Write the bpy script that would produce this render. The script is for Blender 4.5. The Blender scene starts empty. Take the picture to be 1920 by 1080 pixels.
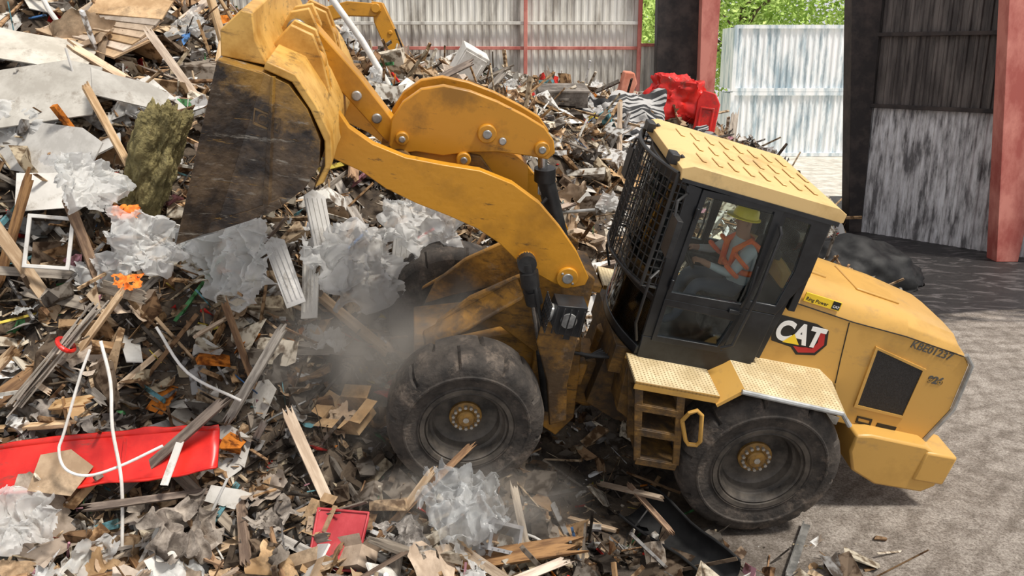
import bpy, bmesh, math, random
import numpy as np
from math import sin, cos, pi, radians as rad
from mathutils import Matrix, Vector, noise, Euler
random.seed(7); np.random.seed(7)
scn = bpy.context.scene
COL = bpy.context.collection
scn.view_settings.view_transform = 'Standard'

# ------------------------------------------------------------------ camera
CAMH = 4.6
cd = bpy.data.cameras.new('camera'); cam = bpy.data.objects.new('camera', cd); COL.objects.link(cam)
cam.location = (0, 0, CAMH); cam.rotation_euler = (rad(90 - 14.14), 0, 0)
cd.sensor_width = 36; cd.lens = 36 * 1541.3 / 1920; cd.shift_y = -(540 - 487.9) / 1920
cd.clip_end = 300
scn.camera = cam

# ------------------------------------------------------------------ materials
def pmat(name, c1, c2=None, scale=4, rough=.6, metal=0, bump=0, bscale=None, c3=None, p=(.42, .62),
         stretch=(1, 1, 1), rnd=0, detail=6, coords='Object', spec=.5, trans=0, sss=0):
    m = bpy.data.materials.new(name); m.use_nodes = True
    nt = m.node_tree; N = nt.nodes; L = nt.links; b = N['Principled BSDF']
    b.inputs['Roughness'].default_value = rough; b.inputs['Metallic'].default_value = metal
    b.inputs['Specular IOR Level'].default_value = spec
    c2 = c2 or c1
    tc = N.new('ShaderNodeTexCoord'); mp = N.new('ShaderNodeMapping'); mp.inputs['Scale'].default_value = stretch
    L.new(tc.outputs[coords], mp.inputs[0])
    nz = N.new('ShaderNodeTexNoise'); nz.inputs['Scale'].default_value = scale; nz.inputs['Detail'].default_value = detail
    nz.inputs['Roughness'].default_value = .65
    L.new(mp.outputs[0], nz.inputs['Vector'])
    cr = N.new('ShaderNodeValToRGB'); e = cr.color_ramp.elements
    e[0].position = p[0]; e[0].color = (*c1, 1); e[1].position = p[1]; e[1].color = (*c2, 1)
    if c3: x = e.new(min(.98, p[1] + .12)); x.color = (*c3, 1)
    L.new(nz.outputs[0], cr.inputs[0]); out = cr.outputs[0]
    if rnd:
        oi = N.new('ShaderNodeObjectInfo'); hs = N.new('ShaderNodeHueSaturation')
        mr = N.new('ShaderNodeMapRange'); mr.inputs['To Min'].default_value = 1 - rnd; mr.inputs['To Max'].default_value = 1 + rnd
        L.new(oi.outputs['Random'], mr.inputs[0]); L.new(mr.outputs[0], hs.inputs['Value'])
        m2 = N.new('ShaderNodeMath'); m2.operation = 'MULTIPLY'; m2.inputs[1].default_value = 7.31
        fr = N.new('ShaderNodeMath'); fr.operation = 'FRACT'
        L.new(oi.outputs['Random'], m2.inputs[0]); L.new(m2.outputs[0], fr.inputs[0])
        mr2 = N.new('ShaderNodeMapRange'); mr2.inputs['To Min'].default_value = .5; mr2.inputs['To Max'].default_value = 1.15
        L.new(fr.outputs[0], mr2.inputs[0]); L.new(mr2.outputs[0], hs.inputs['Saturation'])
        L.new(out, hs.inputs['Color']); out = hs.outputs[0]
    L.new(out, b.inputs['Base Color'])
    if bump:
        n2 = N.new('ShaderNodeTexNoise'); n2.inputs['Scale'].default_value = bscale or scale * 4; n2.inputs['Detail'].default_value = 5
        L.new(mp.outputs[0], n2.inputs['Vector'])
        bp = N.new('ShaderNodeBump'); bp.inputs['Strength'].default_value = bump; bp.inputs['Distance'].default_value = .03
        L.new(n2.outputs[0], bp.inputs['Height']); L.new(bp.outputs[0], b.inputs['Normal'])
    sh = b.outputs[0]; o = N['Material Output']
    if sss:
        tl = N.new('ShaderNodeBsdfTranslucent'); L.new(out, tl.inputs[0]); mx = N.new('ShaderNodeMixShader'); mx.inputs[0].default_value = sss
        L.new(sh, mx.inputs[1]); L.new(tl.outputs[0], mx.inputs[2]); sh = mx.outputs[0]
    if trans:
        tr = N.new('ShaderNodeBsdfTransparent'); mx = N.new('ShaderNodeMixShader'); mx.inputs[0].default_value = trans
        L.new(sh, mx.inputs[1]); L.new(tr.outputs[0], mx.inputs[2]); sh = mx.outputs[0]
    L.new(sh, o.inputs[0])
    return m

def scratched(m, dark=(.05, .03, .015), amt=.75, scale=3.0, thr=(.60, .66), stretch=(1, 1, 4), rot=(.3, .5, .4)):
    """dirt smears and scuffs layered over a paint"""
    N = m.node_tree.nodes; L = m.node_tree.links; b = N['Principled BSDF']; src = b.inputs['Base Color'].links[0].from_socket
    tc = N.new('ShaderNodeTexCoord'); mp = N.new('ShaderNodeMapping'); mp.inputs['Scale'].default_value = stretch; mp.inputs['Rotation'].default_value = rot
    n = N.new('ShaderNodeTexNoise'); n.inputs['Scale'].default_value = scale; n.inputs['Detail'].default_value = 10; n.inputs['Roughness'].default_value = .75
    L.new(tc.outputs['Object'], mp.inputs[0]); L.new(mp.outputs[0], n.inputs['Vector'])
    r = N.new('ShaderNodeMapRange'); r.inputs['From Min'].default_value = thr[0]; r.inputs['From Max'].default_value = thr[1]; r.inputs['To Max'].default_value = amt
    L.new(n.outputs[0], r.inputs[0]); mx = N.new('ShaderNodeMixRGB'); mx.inputs[2].default_value = (*dark, 1); L.new(r.outputs[0], mx.inputs[0]); L.new(src, mx.inputs[1]); L.new(mx.outputs[0], b.inputs['Base Color'])
    return m
Y_ARM = scratched(pmat('arm paint', (.36, .165, .014), (.58, .265, .018), 1.3, .36, bump=.08, p=(.32, .52), bscale=14))
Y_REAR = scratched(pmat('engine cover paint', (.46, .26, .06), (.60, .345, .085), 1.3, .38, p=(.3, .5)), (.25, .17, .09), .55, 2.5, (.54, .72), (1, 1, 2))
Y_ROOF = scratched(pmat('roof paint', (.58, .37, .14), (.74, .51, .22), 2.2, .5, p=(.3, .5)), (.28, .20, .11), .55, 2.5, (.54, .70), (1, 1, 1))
Y_DIRT = scratched(scratched(pmat('dirty frame paint', (.07, .042, .02), (.40, .195, .028), 2.0, .55, bump=.15, p=(.40, .60), bscale=20), thr=(.52, .62)), (.20, .16, .12), .5, 6, (.56, .68), (1, 1, 1))
Y_LADD = scratched(pmat('muddy step paint', (.04, .026, .015), (.22, .115, .025), 3.5, .6, bump=.2, p=(.42, .64), bscale=20), thr=(.48, .60), scale=5)
Y_LINK = scratched(pmat('link paint', (.30, .14, .014), (.54, .245, .018), 2.0, .4, p=(.34, .48), bump=.05))
Y_PALE = scratched(pmat('worn bucket paint', (.42, .20, .025), (.68, .40, .10), 2.0, .45, p=(.35, .55)), thr=(.54, .66))
BLACK = pmat('black cab paint', (.008, .009, .011), (.022, .024, .027), 3, .35)
RUB = scratched(pmat('tyre rubber', (.020, .017, .015), (.075, .062, .052), 4, .85, bump=.4, bscale=22, p=(.38, .66)), (.21, .165, .13), .75, 3.5, (.52, .68), (1, 1, 1))
RIM = pmat('rim paint', (.022, .019, .017), (.13, .11, .09), 4, .6, p=(.38, .70))
HUB = pmat('hub paint', (.20, .11, .03), (.40, .22, .05), 12, .6)
NUT = pmat('nut steel', (.38, .35, .30), (.5, .47, .42), 10, .5, metal=.3)
STEEL = pmat('grey steel', (.22, .22, .21), (.45, .44, .42), 5, .4, metal=.6)
CHROME = pmat('cylinder rod', (.35, .35, .35), (.6, .6, .6), 5, .25, metal=.9)
MESHB = pmat('black wire', (.012, .012, .013), (.03, .03, .03), 5, .5)
LENS = pmat('lamp lens', (.14, .14, .14), (.30, .30, .29), 8, .2)
GRILLE = pmat('grille mesh', (.006, .006, .007), (.02, .02, .022), 60, .5, bump=.3, bscale=120)
WHITE = pmat('white lettering', (.85, .85, .83), None, 4, .5)
REDP = pmat('red decal', (.45, .02, .02), None, 4, .5)
BLKP = pmat('black decal', (.01, .01, .01), None, 4, .5)
GRYP = pmat('grey decal', (.09, .085, .075), None, 4, .5)
YELP = pmat('yellow decal', (.90, .62, .03), None, 4, .5)
SILV = pmat('edge trim', (.30, .31, .31), (.48, .49, .49), 6, .4, metal=.4)

def bucket_mat():
    m = pmat('bucket steel', (.022, .015, .011), (.11, .072, .042), 3.2, .38, c3=(.24, .17, .10), p=(.38, .58), bump=.35, bscale=14)
    N = m.node_tree.nodes; L = m.node_tree.links; b = N['Principled BSDF']; src = b.inputs['Base Color'].links[0].from_socket
    tc = N.new('ShaderNodeTexCoord'); sp = N.new('ShaderNodeSeparateXYZ'); L.new(tc.outputs['Object'], sp.inputs[0])
    n = N.new('ShaderNodeTexNoise'); n.inputs['Scale'].default_value = 3.2; n.inputs['Detail'].default_value = 9; n.inputs['Roughness'].default_value = .7; L.new(tc.outputs['Object'], n.inputs['Vector'])
    s1 = N.new('ShaderNodeMath'); s1.operation = 'MULTIPLY_ADD'; s1.inputs[1].default_value = -.55; L.new(sp.outputs['X'], s1.inputs[0]); L.new(sp.outputs['Z'], s1.inputs[2])
    a = N.new('ShaderNodeMath'); a.operation = 'MULTIPLY_ADD'; a.inputs[1].default_value = 1.5; L.new(n.outputs[0], a.inputs[0]); L.new(s1.outputs[0], a.inputs[2])
    r = N.new('ShaderNodeMapRange'); r.inputs['From Min'].default_value = 1.98; r.inputs['From Max'].default_value = 2.28; L.new(a.outputs[0], r.inputs[0])
    mu = N.new('ShaderNodeMath'); mu.operation = 'MULTIPLY'; mu.inputs[1].default_value = .75; L.new(r.outputs[0], mu.inputs[0])
    mx = N.new('ShaderNodeMixRGB'); mx.inputs[2].default_value = (.36, .19, .03, 1); L.new(mu.outputs[0], mx.inputs[0]); L.new(src, mx.inputs[1]); L.new(mx.outputs[0], b.inputs['Base Color'])
    scratched(m, (.34, .31, .26), .75, 2.5, (.570, .66), (1, 1, 7), (0, .9, 0))
    scratched(m, (.42, .24, .06), .6, 5, (.60, .68), (1, 1, 9), (0, -.4, 0))
    return m
BUCKET = bucket_mat()

def perf_mat():
    m = pmat('anti slip plate', (.52, .41, .23), (.72, .60, .38), 3, .5)
    nt = m.node_tree; N = nt.nodes; L = nt.links; b = N['Principled BSDF']
    src = b.inputs['Base Color'].links[0].from_socket
    tc = N.new('ShaderNodeTexCoord'); mp = N.new('ShaderNodeMapping'); mp.inputs['Scale'].default_value = (28, 28, 28)
    L.new(tc.outputs['Object'], mp.inputs[0])
    sp = N.new('ShaderNodeSeparateXYZ'); L.new(mp.outputs[0], sp.inputs[0])
    outs = []
    for k in (0, 1):
        f = N.new('ShaderNodeMath'); f.operation = 'FRACT'; L.new(sp.outputs[k], f.inputs[0])
        s = N.new('ShaderNodeMath'); s.operation = 'SUBTRACT'; s.inputs[1].default_value = .5; L.new(f.outputs[0], s.inputs[0])
        q = N.new('ShaderNodeMath'); q.operation = 'MULTIPLY'; L.new(s.outputs[0], q.inputs[0]); L.new(s.outputs[0], q.inputs[1]); outs.append(q)
    a = N.new('ShaderNodeMath'); a.operation = 'ADD'; L.new(outs[0].outputs[0], a.inputs[0]); L.new(outs[1].outputs[0], a.inputs[1])
    lt = N.new('ShaderNodeMath'); lt.operation = 'LESS_THAN'; lt.inputs[1].default_value = .05; L.new(a.outputs[0], lt.inputs[0])
    mx = N.new('ShaderNodeMixRGB'); mx.inputs[2].default_value = (.24, .17, .08, 1); L.new(lt.outputs[0], mx.inputs[0]); L.new(src, mx.inputs[1])
    L.new(mx.outputs[0], b.inputs['Base Color'])
    return scratched(m, (.22, .17, .11), .6, 3, (.56, .70), (1, 1, 1))
PERF = perf_mat()

def glass_mat(name, tint, refl=.12, rough=.06):
    m = bpy.data.materials.new(name); m.use_nodes = True; N = m.node_tree.nodes; L = m.node_tree.links; N.clear()
    o = N.new('ShaderNodeOutputMaterial'); t = N.new('ShaderNodeBsdfTransparent'); t.inputs[0].default_value = (*tint, 1)
    g = N.new('ShaderNodeBsdfGlossy'); g.inputs['Roughness'].default_value = rough; g.inputs[0].default_value = (.9, .95, 1, 1)
    fr = N.new('ShaderNodeFresnel'); fr.inputs[0].default_value = 1.45
    a = N.new('ShaderNodeMath'); a.operation = 'ADD'; a.inputs[1].default_value = refl; L.new(fr.outputs[0], a.inputs[0])
    mx = N.new('ShaderNodeMixShader'); L.new(a.outputs[0], mx.inputs[0]); L.new(t.outputs[0], mx.inputs[1]); L.new(g.outputs[0], mx.inputs[2])
    L.new(mx.outputs[0], o.inputs[0]); return m
GLASS = glass_mat('cab glass', (.93, .97, .96), .0)

# ------------------------------------------------------------------ mesh builder
class MB:
    def __init__(s): s.v = []; s.f = []; s.m = []
    def add(s, vs, fs, mi=0):
        o = len(s.v); s.v += [tuple(v) for v in vs]; s.f += [tuple(i + o for i in f) for f in fs]; s.m += [mi] * len(fs); return s
    def box(s, c, d, mi=0, rot=None):
        vs = [Vector((x * d[0] / 2, y * d[1] / 2, z * d[2] / 2)) for x in (-1, 1) for y in (-1, 1) for z in (-1, 1)]
        if rot: R = Euler(rot).to_matrix(); vs = [R @ v for v in vs]
        vs = [v + Vector(c) for v in vs]
        return s.add(vs, [(0, 1, 3, 2), (4, 6, 7, 5), (0, 4, 5, 1), (2, 3, 7, 6), (0, 2, 6, 4), (1, 5, 7, 3)], mi)
    def prism(s, poly, a, b, mi=0, ax='y'):
        n = len(poly)
        def P(p, t): return (p[0], t, p[1]) if ax == 'y' else ((t, p[0], p[1]) if ax == 'x' else (p[0], p[1], t))
        vs = [P(p, a) for p in poly] + [P(p, b) for p in poly]
        fs = [tuple(range(n)), tuple(range(2 * n - 1, n - 1, -1))] + [(i, (i + 1) % n, (i + 1) % n + n, i + n) for i in range(n)]
        return s.add(vs, fs, mi)
    def ring(s, out, inn, a, b, mi=0, ax='y'):
        n = len(out)
        def P(p, t): return (p[0], t, p[1]) if ax == 'y' else ((t, p[0], p[1]) if ax == 'x' else (p[0], p[1], t))
        vs = [P(p, a) for p in out] + [P(p, a) for p in inn] + [P(p, b) for p in out] + [P(p, b) for p in inn]
        fs = []
        for i in range(n):
            j = (i + 1) % n
            fs += [(i, j, n + j, n + i), (2 * n + i, 3 * n + i, 3 * n + j, 2 * n + j), (i, 2 * n + i, 2 * n + j, j), (n + i, n + j, 3 * n + j, 3 * n + i)]
        return s.add(vs, fs, mi)
    def cyl(s, p0, p1, r, mi=0, seg=18, r1=None):
        p0 = Vector(p0); p1 = Vector(p1); d = (p1 - p0).normalized(); r1 = r if r1 is None else r1
        u = d.orthogonal().normalized(); w = d.cross(u)
        vs = [p0 + (u * cos(2 * pi * i / seg) + w * sin(2 * pi * i / seg)) * r for i in range(seg)] + \
             [p1 + (u * cos(2 * pi * i / seg) + w * sin(2 * pi * i / seg)) * r1 for i in range(seg)]
        fs = [tuple(range(seg)), tuple(range(2 * seg - 1, seg - 1, -1))] + [(i, (i + 1) % seg, (i + 1) % seg + seg, i + seg) for i in range(seg)]
        return s.add(vs, fs, mi)
    def tube(s, pts, r, mi=0, seg=8):
        pts = [Vector(p) for p in pts]; n = len(pts); vs = []; u = None
        for i, p in enumerate(pts):
            d = (pts[min(i + 1, n - 1)] - pts[max(i - 1, 0)]).normalized()
            if u is None: u = d.orthogonal().normalized()
            u = (u - d * u.dot(d)).normalized(); w = d.cross(u)
            rr = r[i] if isinstance(r, (list, tuple)) else r
            vs += [p + (u * cos(2 * pi * k / seg) + w * sin(2 * pi * k / seg)) * rr for k in range(seg)]
        fs = [tuple(range(seg)), tuple(range(n * seg - 1, (n - 1) * seg - 1, -1))]
        for i in range(n - 1):
            for k in range(seg):
                a = i * seg + k; b = i * seg + (k + 1) % seg
                fs.append((a, b, b + seg, a + seg))
        return s.add(vs, fs, mi)
    def lathe(s, prof, c=(0, 0, 0), mi=0, seg=64, fn=None):
        n = len(prof); vs = []
        for k in range(seg):
            t = 2 * pi * k / seg
            for j, (r, y) in enumerate(prof):
                if fn: r = fn(r, y, k, j)
                vs.append((c[0] + r * cos(t), c[1] + y, c[2] + r * sin(t)))
        fs = []
        for k in range(seg):
            k2 = (k + 1) % seg
            for j in range(n - 1): fs.append((k * n + j, k * n + j + 1, k2 * n + j + 1, k2 * n + j))
        return s.add(vs, fs, mi)
    def mesh(s, name, mats, smooth=35):
        me = bpy.data.meshes.new(name); me.from_pydata(s.v, [], s.f)
        for m in (mats if isinstance(mats, (list, tuple)) else [mats]): me.materials.append(m)
        me.polygons.foreach_set('material_index', s.m)
        bm = bmesh.new(); bm.from_mesh(me); bmesh.ops.recalc_face_normals(bm, faces=bm.faces); bm.to_mesh(me); bm.free()
        if smooth:
            me.polygons.foreach_set('use_smooth', [True] * len(me.polygons)); me.set_sharp_from_angle(angle=rad(smooth))
        me.update(); return me
    def obj(s, name, mats, parent=None, mat=None, bevel=0, smooth=35, label=None):
        return mkobj(name, s.mesh(name, mats, smooth), parent, mat, bevel, label)

def mkobj(name, me, parent=None, mat=None, bevel=0, label=None):
    o = bpy.data.objects.new(name, me); COL.objects.link(o)
    if parent: o.parent = parent
    if mat is not None: o.matrix_basis = mat
    if bevel:
        b = o.modifiers.new('bevel', 'BEVEL'); b.width = bevel; b.segments = 2; b.limit_method = 'ANGLE'; b.angle_limit = rad(40)
        b.use_clamp_overlap = True
    if label: o['label'] = label
    return o
def empty(name, mat=None, parent=None):
    o = bpy.data.objects.new(name, None); COL.objects.link(o); o.empty_display_size = .2
    if parent: o.parent = parent
    if mat is not None: o.matrix_basis = mat
    return o
def top(o, label, cat, group=None, kind=None):
    o['label'] = label; o['category'] = cat
    if group: o['group'] = group
    if kind: o['kind'] = kind
    return o
def cm(*a): return [(a[i] / 100, a[i + 1] / 100) for i in range(0, len(a), 2)]

def text_mesh(txt, size, ext=.004, bold=0, sx=1):
    c = bpy.data.curves.new('t', 'FONT'); c.body = txt; c.size = size; c.extrude = ext; c.offset = bold; c.align_x = 'LEFT'
    o = bpy.data.objects.new('t', c); COL.objects.link(o); dg = bpy.context.evaluated_depsgraph_get()
    me = bpy.data.meshes.new_from_object(o.evaluated_get(dg)); bpy.data.objects.remove(o)
    if sx != 1: me.transform(Matrix.Diagonal((sx, 1, 1, 1)))
    return me
SIDE = Matrix(((-1, 0, 0, 0), (0, 0, 1, 0), (0, 1, 0, 0), (0, 0, 0, 1)))
def decal(name, txt, size, x, y, z, mat, parent, bold=0, rot=0, sx=1, tilt=0):
    me = text_mesh(txt, size, .003, bold, sx); me.materials.clear(); me.materials.append(mat)
    return mkobj(name, me, parent, Matrix.Translation((x, y, z)) @ Matrix.Rotation(tilt, 4, 'X') @ SIDE @ Matrix.Rotation(rot, 4, 'Z'))

# ------------------------------------------------------------------ terrain of the heap
CP = [(-4.4,5.8,.55),(-3,6,.55),(-1.5,6.0,.3),(0,6.0,.1),(1,6.5,.0),(2.2,7.2,0),(4,6.5,0),(6,8,0),(5,11,0),(-6,6,1.0),(-8,6,1.6),
 (-4,7.3,1.6),(-3,7.3,1.5),(-2,7.2,1.2),(-1.3,6.9,.8),(-.6,6.9,.66),(-5.5,8.5,3.3),(-4,8.5,3.0),(-3,8.4,2.6),(-2,8.4,2.0),(-.85,9.05,1.12),(-.2,8,.7),(.8,8,.3),(2.1,9.4,.44),(3.3,9,.1),
 (-6,10,4.3),(-4.5,10,4.1),(-3,10.5,3.6),(-1,11,2.8),(1,11.5,1.9),(3,12,.8),(4.5,12.5,0.05),(-8,12,5.7),(-5,12,5.2),(-3,13,4.4),(-1,14,3.95),(1,14,3.3),(3,15,2.3),(4.7,16,1.1),(6.0,17.2,.35),(7.4,18,-.2),
 (-9,16,6.0),(-4,16,4.4),(-1,18,3.85),(1.5,19,3.6),(3.5,20,3.3),(5,20.5,2.8),(7,20.5,1.5),(8.0,22.5,.9),(9.6,24,-.2),(-9,25,5.0),(0,25.5,3.0),(4,25.5,2.6),(7,25.5,1.2),(10.5,25.5,-.2),
 (8.2,19.3,-.3),(9,21,-.3),(11,18,-.3),(8,17.5,-.2),(10,22,-.3),
 (0,4,0),(-6,3.5,.6),(4,4,0),(8,5,0),(8,12,0),(10,16,-.1),(12,20,-.2),(12,27,-.2),(-11,6,2),(-12,16,6),(-12,25,5.5),(0,28,3.0),(8,28,.0),(3.6,7.5,0),(4.2,9,0)]
_cp = np.array(CP); _n = len(_cp)
_D = np.hypot(_cp[:, 0][:, None] - _cp[:, 0], _cp[:, 1][:, None] - _cp[:, 1])
_A = np.block([[_D, np.c_[np.ones(_n), _cp[:, :2]]], [np.r_[np.ones(_n)[None], _cp[:, :2].T], np.zeros((3, 3))]])
_w = np.linalg.solve(_A, np.r_[_cp[:, 2], 0, 0, 0])
def rbf(x, y):
    x = np.atleast_1d(x); y = np.atleast_1d(y)
    d = np.hypot(x[:, None] - _cp[:, 0], y[:, None] - _cp[:, 1])
    return d @ _w[:_n] + _w[_n] + _w[_n + 1] * x + _w[_n + 2] * y
def hgt(x, y):
    h = float(rbf(x, y)[0])
    if h > .1: h += min(1, (h - .1) * 1.5) * (.26 * noise.noise((x * .9, y * .9, 0)) + .17 * noise.noise((x * 2.6, y * 2.6, 4)))
    return max(h - .03, -.12)
def nrm(x, y):
    e = .15
    return Vector((-(hgt(x + e, y) - hgt(x - e, y)) / (2 * e), -(hgt(x, y + e) - hgt(x, y - e)) / (2 * e), 1)).normalized()

# ------------------------------------------------------------------ loader
LO = Matrix.Translation((2.190, 8.353, .328)) @ Matrix.Rotation(pi + rad(5.32), 4, 'Z') @ Matrix.Rotation(-rad(12.74), 4, 'Y') @ Matrix.Rotation(-rad(11.08), 4, 'X')
FRL = Matrix.Translation((1.5, 0, 0)) @ Matrix.Rotation(rad(3.48), 4, 'Z')
I4 = Matrix.Identity(4)
LOinv = LO.inverted()
loader = empty('wheel_loader', LO)
top(loader, 'yellow wheel loader with black cab climbing the heap, bucket raised', 'wheel loader')

prof = [(.37, .17), (.42, .235), (.465, .25), (.48, .264), (.495, .252), (.55, .268), (.60, .280), (.61, .292), (.625, .292), (.635, .280), (.70, .268), (.745, .245), (.775, .20), (.79, .12), (.79, 0), (.79, -.12), (.775, -.20), (.745, -.245), (.62, -.28), (.47, -.25), (.37, -.17)]
def tread(r, y, k, j):
    if r > .74 and abs(y) > .02 and (k % 16 == (0 if y > 0 else 8)): return r - .05
    return r + (.006 * noise.noise((k * .2, j * .7, 0)) if r > .7 else 0)
def make_wheel(M, sc=1):
    w = MB().lathe(prof, seg=160, fn=tread).obj('wheel', RUB, loader, M @ Matrix.Diagonal((sc, 1, sc, 1)), label='dusty black solid rubber tyre with worn tread')
    r = MB()
    rp = [(.37, .17), (.385, .235), (.40, .247), (.415, .237), (.395, .21), (.375, .17), (.365, .15), (.34, .14), (.335, .10), (.325, .06), (.30, .04), (.24, .03), (.18, .04), (.0, .04)]
    r.lathe([(.47, .25), (.462, .264), (.42, .258), (.415, .237)], seg=72); r.lathe(rp, seg=72)
    r.lathe([(.37, -.17), (.33, -.20), (.0, -.20)], seg=40)
    r.obj('rim', RIM, w)
    h = MB()
    h.lathe([(.165, .03), (.165, .07), (.15, .08), (.095, .085), (.09, .115), (.075, .13), (0, .13)], mi=0, seg=40)
    for i in range(14):
        a = 2 * pi * i / 14
        h.cyl((.128 * cos(a), .07, .128 * sin(a)), (.128 * cos(a), .112, .128 * sin(a)), .017, 1, 6)
    h.cyl((0, .12, 0), (0, .14, 0), .03, 1, 12)
    h.obj('hub', [HUB, NUT], w)
FLIP = Matrix.Rotation(pi, 4, 'Z')
make_wheel(Matrix.Translation((.06, .95, .70)))
make_wheel(Matrix.Translation((.06, -.95, .70)) @ FLIP)
make_wheel(FRL @ Matrix.Translation((1.47, .95, .67)), .90)
make_wheel(FRL @ Matrix.Translation((1.52, -.95, .72)) @ FLIP, .93)

# lift arms
arm = cm(328,354,314,342,308,319,291,300,270,290,242,284,211,284,179,285,149,279,122,266,98,247,77,227,60,205,61,197,72,192,89,193,111,201,131,211,148,223,170,233,197,240,226,246,253,254,275,265,294,270,309,275,320,292,327,317,335,342)
for s in (1, -1):
    b = MB(); y0, y1 = s * .50, s * .60
    b.prism(arm, y0, y1, 0)
    for (x, z, r) in ((3.11, 2.84, .10), (.80, 2.02, .10), (1.21, 2.12, .085), (3.25, 3.45, .09)):
        b.cyl((x, s * .47, z), (x, s * .635, z), r, 0, 24); b.cyl((x, s * .63, z), (x, s * .65, z), r * .5, 1, 16)
        for q in range(2):
            b.cyl((x + r * .7 * cos(q * pi + .6), s * .63, z + r * .7 * sin(q * pi + .6)), (x + r * .7 * cos(q * pi + .6), s * .648, z + r * .7 * sin(q * pi + .6)), .014, 1, 6)
    b.obj('lift_arm', [Y_ARM, STEEL], loader, FRL, bevel=.014)
b = MB(); b.cyl((2.45, -.5, 2.66), (2.45, .5, 2.66), .12, 0, 24); b.box((2.0, 0, 2.6), (.5, 1.0, .12), 0)
cmp_ = cm(262,276,240,284,175,284,160,270,175,252,240,256,262,262)
b.prism(cmp_, -.16, -.10, 0); b.prism(cmp_, .10, .16, 0)
b.obj('arm_cross_member', Y_DIRT, loader, FRL, bevel=.01)

bell = cm(256,279,258,301,251,319,238,333,220,340,197,340,172,336,146,329,126,322,115,312,111,301,116,294,134,294,161,292,185,287,208,279,232,278,250,272)
b = MB()
b.prism(bell, .13, .20, 0); b.prism(bell, -.20, -.13, 0)
for (x, z, r) in ((1.75, 3.07, .085), (1.24, 3.03, .07), (2.46, 2.88, .06), (1.90, 2.80, .065)):
    b.cyl((x, -.24, z), (x, .24, z), r, 0, 22); b.cyl((x, .24, z), (x, .26, z), r * .5, 1, 14)
b.cyl((1.60, .2, 3.03), (1.60, .235, 3.03), .035, 1, 12)
b.prism(cm(240,276,207,278,175,291,145,290,130,282,124,258,135,250,170,262,220,262), -.12, .12, 0)
b.obj('bell_crank', [Y_LINK, STEEL], loader, FRL, bevel=.012)
b = MB()
b.prism(cm(253,296,240,294,238,280,250,274,262,281,300,312,330,333,351,350,352,362,343,370,330,362,290,330), -.10, .10, 0)
b.cyl((3.45, -.2, 3.6), (3.45, .2, 3.6), .08, 1, 20)
for s in (1, -1): b.cyl((2.9, s * .1, 3.14), (2.9, s * .13, 3.14), .045, 1, 14); b.cyl((2.7, s * .1, 2.98), (2.7, s * .13, 2.98), .045, 1, 14)
b.obj('tilt_link', [Y_ARM, STEEL], loader, FRL, bevel=.012)
b = MB(); b.cyl((1.19, 0, 3.0), (1.08, 0, 2.55), .045, 1, 16); b.cyl((1.10, 0, 2.72), (.70, 0, 1.95), .085, 0, 20); b.cyl((1.12, 0, 2.80), (1.09, 0, 2.68), .10, 0, 20)
b.tube([(1.05, .1, 2.55), (1.2, .14, 2.3), (1.0, .2, 2.0), (.7, .25, 1.8)], .018, 0)
b.obj('tilt_cylinder', [MESHB, CHROME], loader, FRL)
for s in (1, -1):
    b = MB(); y = s * .66
    b.cyl((1.21, y - .05, 2.12), (1.21, y + .05, 2.12), .085, 0, 20)
    b.cyl((1.21, y, 2.12), (1.04, y, 1.73), .06, 0, 16); b.cyl((1.17, y, 2.04), (1.12, y, 1.90), .085, 0, 16); b.cyl((1.10, y, 1.86), (1.04, y, 1.74), .08, 0, 16)
    b.cyl((1.05, y, 1.74), (.80, y, 1.12), .033, 1, 14)
    b.cyl((.84, y, 1.25), (.62, y, .64), .062, 0, 18)
    b.tube([(1.1, y + .05, 1.95), (1.0, y + .1, 1.7), (.8, y + .09, 1.3), (.66, y + .05, .9)], .018, 0)
    b.obj('lift_cylinder', [MESHB, CHROME], loader, FRL)

tow = cm(125,183,93,205,60,204,48,197,45,139,34,91,26,41,39,17,54,25,80,60,85,110,124,132,166,113,189,100,183,127,159,157)
b = MB()
for s in (1, -1): b.prism(tow, s * .38, s * .44, 0)
b.prism(cm(60,130,60,60,100,50,190,55,200,95,150,110,110,125), -.38, .38, 0)
b.box((.45, 0, .9), (.35, .8, .25), 0); b.box((.55, 0, 1.85), (.35, .78, .08), 0)
b.box((.30, 0, .72), (.5, .5, .5), 0)
b.cyl((.05, 0, .35), (.05, 0, 1.25), .11, 0, 20)
H6 = [(0, 1, 2, 3), (4, 7, 6, 5), (0, 4, 5, 1), (1, 5, 6, 2), (2, 6, 7, 3), (3, 7, 4, 0)]
for s in (1, -1):
    b.add([(1.95, s * .44, 1.16), (1.20, s * .44, 1.86), (1.15, s * .66, 1.80), (1.90, s * .66, 1.08), (1.95, s * .44, 1.12), (1.2, s * .44, 1.80), (1.15, s * .66, 1.75), (1.9, s * .66, 1.03)], H6, 0)
    b.prism(cm(95,170,60,172,55,100,45,60,60,52,75,100,95,140), s * .74, s * .78, 0)
    b.box((.62, s * .6, 1.45), (.12, .34, .1), 0)
b.cyl((1.49, -.9, .70), (1.49, .9, .70), .16, 0, 24); b.cyl((1.49, -.25, .70), (1.49, .25, .70), .27, 0, 24)
b.obj('front_frame', [Y_DIRT], loader, FRL, bevel=.012)
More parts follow.
